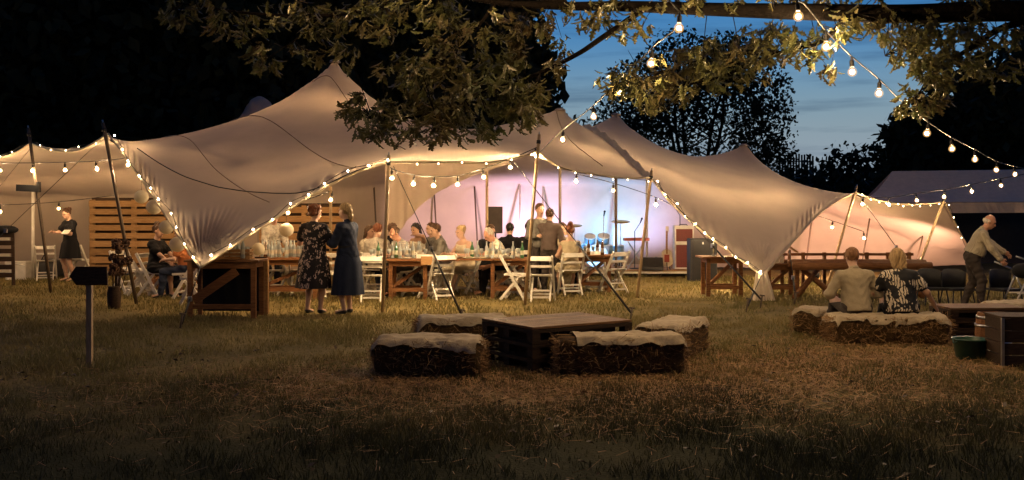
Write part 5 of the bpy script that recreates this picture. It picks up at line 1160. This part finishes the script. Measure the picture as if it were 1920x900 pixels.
# ------------------------------------------------------------------ log tables on the right
def log_table(label, px0, px1, Y, z):
    a = G(px0, Y, z); b = G(px1, Y, z); o = G((px0+px1)/2, Y); t = thing('log_table', label, 'table', o); ln = b[0]-a[0]
    for y, zz, r in ((-.26, 0, .075), (.0, .03, .07), (.26, .03, .065)): MB(o).tube([a+np.array([0, y, zz-.07]), (a+b)/2+np.array([0, y, zz-.065]), b+np.array([0, y, zz-.07])], r, 10).build('log', WOOD, t, True)
    for x in (-.32, .32):
        c = x*ln
        MB(o).tube([o+np.array([c-.40, -.22, 0]), o+np.array([c+.18, .18, z-.12])], [.06, .045], 8).build('leg', WOOD, t, True); MB(o).tube([o+np.array([c+.40, -.12, 0]), o+np.array([c-.18, .20, z-.12])], [.06, .045], 8).build('leg', WOOD, t, True)
    for y in (.62,):
        MB(o).box(o+np.array([0, y, z+.10]), (ln*1.02, .05, .05)).build('rear_rail', WOOD, t); MB(o).box(o+np.array([0, y, z-.08]), (ln*1.02, .05, .07)).build('rear_rail', WOOD, t)
        for k in range(7): MB(o).box(o+np.array([(-.48+k*.16)*ln, y, (z+.14)/2]), (.06, .06, z+.14)).build('rear_post', WOOD, t)
log_table('long log table with crossed legs and a rail behind it', 1478, 1735, 18.3, .66)
table('rough serving table left of the log table', 1462, 18.6, 0, .72, .6, .62, fx=.26)
o = G(1474, 18.6, .62); t = thing('little_roof_stand', 'little wooden pitched-roof stand on the serving table', 'stand', o)
for x in (-.06, .06): MB().box((x, 0, .12), (.05, .05, .24)).build('post', WOOD, t)
for s_ in (-1, 1): MB().box((s_*.10, 0, .27), (.26, .16, .022), roty(s_*.62)).build('roof_board', WOODP, t)
for k in range(5):
    p = G(1434+k*8, 18.45, .62); j = thing('glass_jar', 'pale jar in the row beside the little roof stand', 'jar', p, 0, 'jars beside the little roof stand'); MB().lathe((0, 0, 0), [(.03, 0), (.036, .01), (.036, .10), (.028, .12), (.028, .13)], 10).build('jar_body', PAPER, j, True); MB().lathe((0, 0, .13), [(.03, 0), (.03, .015), (0, .016)], 10).build('lid', METAL, j)
# black chairs in a row at the right
for k, (px, lb) in enumerate(((1748, 'black chair nearest the palm-print woman in the right-hand row'), (1795, 'black chair in the middle of the right-hand row'), (1884, 'black chair behind the old man'))):
    o = G(px, 16.9-.1*k); t = thing('black_chair', lb, 'chair', o, R(8*k), 'black chairs in the right-hand row')
    vs = []; fs = []
    for i in range(13):
        a = -1+i/6; y = .20-.10*a*a; hgt = .60-.07*a**4; vs += [(a*.22, y, .27), (a*.22, y, hgt), (a*.22, y+.02, hgt), (a*.22, y+.02, .27)]
    for i in range(12):
        for j in range(4): fs.append((i*4+j, i*4+(j+1) % 4, i*4+4+(j+1) % 4, i*4+4+j))
    MB().add(vs, fs+[(0, 1, 2, 3), (51, 50, 49, 48)]).build('backrest', BLACK, t, True); MB().box((0, 0, .27), (.42, .40, .04)).build('seat', BLACK, t)
    for x in (-1, 1):
        for y in (-1, 1): MB().tube([(x*.17, y*.16, .26), (x*.20, y*.20, 0)], .012, 6).build('leg', BLACK, t)

# ------------------------------------------------------------------ stage and band gear
o = G(1200, 25.0); so_ = o; t = thing('stage', 'low stage platform at the back of the tent', 'stage', o)
x0, x1 = G(1085, 23.9)[0]-o[0], G(1345, 23.9)[0]-o[0]
for i in range(9): MB().box(((x0+x1)/2, -1.1+.3*(i+.5), .145), (x1-x0, .294, .03)).build('deck_board', WOODP, t)
for x in np.linspace(x0+.1, x1-.1, 6):
    for y in (-1.0, 1.5): MB().box((x, y, .065), (.06, .06, .13)).build('leg', WOODD, t)
MB().box(((x0+x1)/2, -1.08, .10), (x1-x0, .03, .05)).build('front_rail', WHITE, t)
Z = .16
SHELL = mat('drum_shell', (0.16, 0.30, 0.42), .3, .2, coat=.4); HEAD = mat('drum_head', (0.72, 0.72, 0.70), .5, .1); CYM = mat('cymbal', (0.6, 0.45, 0.18), .3, .2, metal=1)
o = G(1118, 25.1, Z); t = thing('drum_kit', 'drum kit lit blue at the left of the stage', 'drums', o)
def drum(nm, c, r, ln, axis, t):
    Rm = {'y': rotx(PI/2), 'z': np.eye(3)}[axis] if isinstance(axis, str) else axis; d = MB().lathe(c, [(r, -ln/2), (r, ln/2)], 20, Rm).build(nm, SHELL, t, True)
    for s_ in (-1, 1): MB().lathe(c, [(0, s_*(ln/2+.004)), (r*.96, s_*(ln/2+.004)), (r*1.03, s_*(ln/2+.001)), (r*1.03, s_*(ln/2-.02))], 20, Rm).build('head', HEAD, d, True)
drum('bass_drum', (0, 0, .30), .28, .40, 'y', t); drum('tom', (-.16, .02, .70), .14, .2, rotx(.5), t); drum('tom', (.18, .02, .70), .15, .22, rotx(.5), t); drum('floor_tom', (.52, .15, .36), .20, .38, 'z', t); drum('snare_drum', (-.42, .25, .52), .17, .14, 'z', t)
for x, y, z, r in ((-.55, 0, 1.05, .20), (.62, .05, 1.15, .24), (-.75, .2, .85, .18)):
    MB().lathe((x, y, z), [(r, 0), (r*.4, .018), (.03, .035), (0, .036)], 20, rotx(.2)).build('cymbal', CYM, t, True); MB().tube([(x, y+.02, 0), (x, y, z+.04)], .01, 6).build('cymbal_stand', METAL, t)
    for a in (0, 2.1, 4.2): MB().tube([(x, y+.02, .25), (x+.2*math.cos(a), y+.02+.2*math.sin(a), 0)], .008, 5).build('stand_leg', METAL, t)
def mic(px, Y, hgt, boom, label, z=Z):
    o = G(px, Y, z); t = thing('microphone_stand', label, 'microphone stand', o, 0, 'microphone stands'); MB().lathe((0, 0, 0), [(.13, 0), (.13, .012), (.02, .03)], 14).build('base', BLACK, t, True); MB().tube([(0, 0, .02), (0, 0, hgt)], .011, 8).build('pole', METAL if not boom else BLACK, t)
    e = np.array([boom, -.05, hgt+abs(boom)*1.6]) if boom else np.array([0, -.03, hgt+.02])
    if boom: MB().tube([(0, 0, hgt), e], .008, 6).build('boom', BLACK, t)
    d = unit(np.array([boom if boom else .05, -.5, .5])); MB().tube([e, e+d*.12], [.014, .018], 8).build('microphone', BLACK, t, True); MB().ell(e+d*.15, .028, 10, 8).build('grille', BLACKG, t, True)
mic(1132, 24.3, 1.28, 0, 'straight microphone stand in front of the drums'); mic(1190, 24.4, .92, .13, 'boom microphone stand above the keyboard'); mic(1275, 24.9, 1.3, -.28, 'tall boom stand leaning beside the amplifier')
RED = mat('key_red', (0.30, 0.05, 0.035), .4, .2); o = G(1193, 24.6, Z); t = thing('keyboard', 'red keyboard on a crossed stand on the stage', 'keyboard', o)
MB().box((0, 0, .72), (.62, .28, .07)).build('case', RED, t); MB().box((0, -.07, .758), (.58, .12, .008)).build('keys', WHITE, t)
for s_ in (-1, 1): MB().bar((-.22*s_, -.06*s_, 0), (.22*s_, .0, .685), .03, .03).build('stand_leg', METAL, t)
o = G(1222, 23.95, Z); t = thing('stage_monitor', 'black wedge monitor at the front of the stage', 'speaker', o)
vs = [(x, y, z) for x in (-.26, .26) for (y, z) in ((-.15, 0), (.15, 0), (.15, .30), (-.02, .30), (-.15, .08))]
MB().add(vs, [(0, 1, 2, 3, 4), (9, 8, 7, 6, 5)]+[(i, i+5, (i+1) % 5+5, (i+1) % 5) for i in range(5)]).build('cabinet', BLACK, t); MB().box((0, -.098, .185), (.46, .01, .20), rotx(-.53)).build('grille', BLACKG, t)
o = G(1250, 24.0, Z); t = thing('guitar', 'pale electric guitar upright on a stand by the amplifier', 'guitar', o); GC = mat('guitar_cream', (0.62, 0.52, 0.38), .25, .15, coat=.5)
MB().ell((0, 0, .22), (.16, .028, .15), 20, 10).ell((0, 0, .38), (.125, .026, .12), 20, 10).build('body', GC, t, True); MB().box((.0, -.035, .28), (.12, .008, .18)).build('pickguard', RED, t); MB().box((0, -.02, .66), (.045, .025, .55)).build('neck', WOODP, t); MB().box((.012, -.02, .98), (.075, .02, .14)).build('headstock', GC, t); MB().bar((-.1, .1, 0), (0, .04, .3), .02, .02).bar((.1, .1, 0), (0, .04, .3), .02, .02).bar((0, -.1, 0), (0, .04, .3), .02, .02).build('stand', BLACK, t)
AMP = mat('amp_red', (0.16, 0.04, 0.035), .7, .2, scale=60); o = G(1281, 24.4, Z); t = thing('amplifier_stack', 'maroon amplifier stack with cream trim on the stage', 'amplifier', o)
MB().box((0, 0, .32), (.46, .34, .62)).build('speaker_cabinet', WHITE, t); MB().box((0, -.172, .32), (.40, .012, .55)).build('grille_cloth', AMP, t); MB().box((0, 0, .85), (.46, .32, .42)).build('amp_head', WHITE, t); MB().box((0, -.162, .83), (.40, .012, .30)).build('head_grille', AMP, t); MB().box((0, -.165, 1.02), (.40, .012, .05)).build('control_panel', WHITE, t); MB().tube([(-.1, 0, 1.06), (-.08, 0, 1.09), (.08, 0, 1.09), (.1, 0, 1.06)], .012, 6).build('handle', BLACK, t)
o = G(1316, 22.6); t = thing('bass_cabinet', 'tall black speaker cabinet beside the stage', 'speaker', o); MB().box((0, 0, .48), (.60, .45, .96)).build('cabinet', BLACK, t); MB().box((0, -.23, .48), (.54, .012, .88)).build('grille', BLACKG, t); MB().box((-.02, -.24, .86), (.03, .01, .05)).build('badge', METAL, t)
def pa(px, Y, z, label):
    o = G(px, Y); t = thing('loudspeaker', label, 'speaker', o); MB().box((0, 0, z+.3), (.32, .30, .60)).build('cabinet', BLACK, t); MB().box((0, -.155, z+.3), (.28, .012, .55)).build('grille', mat('grille_brown', (.05, .035, .03), .6, .2), t); MB().tube([(0, 0, .4), (0, 0, z)], .018, 8).build('pole', BLACK, t)
    for a in (.5, 2.6, 4.7): MB().tube([(0, 0, .75), (.45*math.cos(a), .45*math.sin(a), 0)], .012, 6).build('leg', BLACK, t)
pa(929, 22.5, 1.08, 'black loudspeaker on a tripod behind the white-shirted diner')

# ------------------------------------------------------------------ people
person('waitress in black checking a notepad on the left of the tent', 132, 22.4, -35, 1.63, woman=True, hair=('bun', 'brown'), top=BLK, bottom=('skirt', BLK, .52), hands=[(.12, .34, 1.10), (-.05, .40, 1.12)], hpitch=.35, lean=.05, h=.011)
pd = thing('notepad', 'white notepad in the hands of the waitress', 'notepad', G(124, 22.05, 1.12)); MB().box((0, 0, 0), (.15, .20, .012), rotx(.5)).build('pages', WHITE, pd); MB().box((0, .07, .05), (.15, .02, .02), rotx(.5)).build('binding', BLACK, pd)
S = .46
person('woman in black dress seated sideways behind the tall slanted pole', 293, 18.5, 75, 1.66, S, woman=True, hair=('topknot', 'brown'), top=BLK, bottom=('skirt', BLK), lean=.02, hands=[(.14, .42, .60), (-.14, .42, .60)])
chair(290, 18.55, 75, 'white folding chair that the seated woman in black uses')
person('brown-haired guest in rust top beyond the lowest lantern', 350, 18.2, -95, 1.6, S, woman=True, hair=('long', 'auburn'), top=ORNG, bottom=('trousers', NAVY), lean=.15); chair(354, 18.2, -95, 'white folding chair under the guest in the rust top')
person('bar helper in a pale patterned blouse bending over the bottles', 510, 19.3, 25, 1.62, woman=True, hair=('bob', 'blonde'), top=BLOUSE, sleeve='roll', bottom=('trousers', BLK), lean=.35, hpitch=.2, hands=[(.2, .45, .84), (-.2, .45, .84)])
w1 = person('standing woman with curly auburn hair in a black floral dress', 588, 15.4, 162, 1.66, woman=True, skin='fair', hair=('curly', 'auburn'), top=FLORAL, sleeve='short', bottom=('skirt', FLORAL, .40), bulk=1.12, hands=[(.18, .28, 1.12), (-.16, .30, 1.08)], hyaw=-.35, lean=.02, h=.009)
w2 = person('standing blonde woman in a long belted navy dress', 652, 15.4, -118, 1.68, woman=True, hair=('pony', 'blonde'), top=NAVY, sleeve='roll', bottom=('skirt', NAVY, .30), bulk=1.05, hands=[(.10, .32, 1.10), (-.12, .30, 1.08)], lean=.03, h=.009)
for q_, mm_ in ((w2, BLACKG), (w1, BLACK)):
    pp0 = q_['p0']; ss = q_['s']; vs = []; fs = []
    for i in range(3):
        for k in range(32): a = 2*PI*k/32; vs.append(np.array([.166*ss*1.05*math.cos(a), .132*ss*1.08*math.sin(a), pp0[2]+(.11+.02*i)*ss]))
    for i in range(2):
        for k in range(32): k2 = (k+1) % 32; fs.append((i*32+k, i*32+k2, (i+1)*32+k2, (i+1)*32+k))
    MB().add(vs, fs).build('belt', mm_, q_['T'], True)
def guest(label, px, Y, face, who, **kw):
    person(label, px, Y, face, sit=S, **kw); chair(px, Y+.0, face, 'white folding chair under '+who)
tb = [(.2, .40, .76), (-.2, .40, .76)]
guest('girl with long brown hair and white top beside the navy dress', 688, 19.6, 60, 'the long-haired girl in white', H=1.58, woman=True, hair=('long', 'brown'), top=WSHIRT, bottom=('trousers', NAVY), hands=tb)
guest('guest with cropped auburn hair and pale patterned shirt, back turned', 706, 19.0, 165, 'the guest in the pale patterned shirt', H=1.68, hair=('short', 'auburn'), top=BLOUSE, bottom=('trousers', BLK), lean=.05)
guest('man in a black jacket behind the upright pole', 729, 19.4, 120, 'the man in the black jacket', H=1.68, hair=('short', 'brown'), top=BLK, sleeve='long', bottom=('trousers', BLK), hands=tb)
guest('balding man in a checked shirt leaning over the centre table', 762, 18.85, -55, 'the balding man in checks', H=1.66, hair=('thin', 'brown'), skin='red', top=PLAID, sleeve='short', bottom=('trousers', TROUS), lean=.32, hpitch=.15, bulk=1.1, hands=tb)
guest('black-haired woman resting her hand against her face', 786, 20.2, -40, 'the black-haired woman', H=1.68, woman=True, hair=('bob', 'dark'), skin='tan', top=WSHIRT, sleeve='none', bottom=('skirt', BLK), hands=[(.10, .18, 1.10), (-.2, .38, .76)], hpitch=.2)
guest('man in a grey sweater facing left at the centre table', 834, 19.5, -75, 'the man in the grey sweater', H=1.70, hair=('short', 'brown'), top=GREYF, sleeve='long', bottom=('trousers', TROUS), lean=.22, hands=tb)
guest('man in a striped dark shirt half hidden by the grey sweater', 815, 20.4, -60, 'the man in the striped shirt', H=1.68, hair=('short', 'brown'), top=checked('fabric_stripe', (.05, .05, .06), (.5, .48, .42), 14), sleeve='short', bottom=('trousers', TROUS))
guest('blonde woman in a cream top with her arms on the table', 876, 19.2, -50, 'the blonde woman in cream', H=1.62, woman=True, hair=('bun', 'blonde'), top=CREAM, sleeve='none', bottom=('skirt', CREAM), lean=.2, hands=tb)
guest('dark-clad diner left of the white-haired man', 916, 19.7, 30, 'the dark-clad diner', H=1.62, hair=('short', 'brown'), top=BLK, sleeve='long', bottom=('trousers', BLK), hands=tb, hpitch=.2)
guest('white-haired man in a white shirt bowed over his plate', 945, 18.95, -75, 'the white-haired man', H=1.66, hair=('thin', 'white'), skin='red', top=WSHIRT, sleeve='long', bottom=('trousers', BLK), lean=.38, hpitch=.35, hands=tb, bulk=1.08)
guest('dark-haired diner behind the white-haired man', 955, 20.8, 170, 'the dark-haired diner', H=1.64, hair=('short', 'dark'), top=BLK, sleeve='long', bottom=('trousers', BLK))
guest('diner in a dark coat beside the pale slanted pole', 988, 20.2, 150, 'the diner in the dark coat', H=1.72, hair=('short', 'dark'), top=BLK, sleeve='long', bottom=('trousers', BLK), lean=.12)
person('embracing man in a brown jacket with his back turned', 1030, 19.3, 168, 1.60, hair=('short', 'brown'), top=JACK, sleeve='long', bottom=('trousers', TROUS), hands=[(-.05, .30, 1.12), (-.26, .10, .82)], lean=.06, h=.010, hyaw=.2)
person('taller guest in grey hugging the man in the brown jacket', 1011, 19.65, 8, 1.70, hair=('short', 'brown'), top=GREYF, sleeve='long', bottom=('trousers', TROUS), hands=[(.12, .28, 1.18), (-.10, .28, 1.10)], lean=.04, hyaw=.3)
guest('girl in a cream sleeveless dress sitting with her back to the camera', 1070, 18.9, 190, 'the girl in the cream dress', H=1.64, woman=True, hair=('topknot', 'auburn'), top=DRS, sleeve='none', bottom=('skirt', DRS), lean=.02)
guest('guest facing the girl in the cream dress', 1052, 20.1, 15, 'the guest facing the cream dress', H=1.68, woman=True, hair=('bob', 'brown'), top=BEIGE, bottom=('trousers', BLK), hands=tb)
bb = .305
m1 = person('short-haired man in a pale shirt sitting on a bale, back turned', 1606, 12.3, 186, 1.57, bb, hair=('short', 'ginger'), top=KHAKI, sleeve='roll', bottom=('trousers', TROUS), lean=.16, bulk=1.12, hands=[(.22, .30, .58), (-.24, .28, .56)], feet=[(.13, .45, .075), (-.13, .45, .075)], h=.009)
m2 = person('woman in a black palm-print top sitting on a bale', 1690, 12.2, 172, 1.56, bb, woman=True, hair=('long', 'blonde'), skin='tan', top=PALM, sleeve='short', bottom=('trousers', BLK), lean=.16, slean=.03, bulk=1.28, hands=[(.20, .36, .60), (-.42, .10, .42)], h=.009)
person('old man with a bald head gripping a trolley on the right', 1822, 16.2, 72, 1.56, hair=('bald', 'white'), skin='red', top=CHECK, sleeve='long', bottom=('trousers', TROUS), lean=.38, hpitch=.08, bulk=1.06, hands=[(.22, .62, .82), (-.20, .46, .72)], feet=[(.11, -.10, .075), (-.11, .12, .075)], h=.009, tuck=True)
o = G(1904, 16.1); t = thing('push_trolley', 'dark folding trolley gripped by the old man at the right edge', 'trolley', o)
MB().tube([(-.28, .12, .76), (.05, .12, .62), (.30, .12, .40)], .014, 8).build('handle', METAL, t, True); MB().tube([(-.10, -.22, .86), (.1, -.2, .80), (.34, -.2, .5)], .014, 8).build('handle', METAL, t, True)
MB().ell((.16, -.02, .62), (.22, .20, .13), 14, 10).build('load', BLK, t, True)
for x, y in ((-.12, -.2), (-.12, .2), (.32, -.2), (.32, .2)): MB().tube([(.1, y, .55), (x, y, .05)], .013, 8).build('leg', METAL, t, True)
MB().box((.1, 0, .27), (.4, .02, .02)).box((.1, -.2, .27), (.34, .02, .02)).build('crossbar', WHITE, t)
for y in (-.2, .2): MB().lathe((.32, y, .08), [(.0, -.015), (.08, -.015), (.08, .015), (0, .015)], 16, rotx(PI/2)).build('wheel', BLACK, t, True)
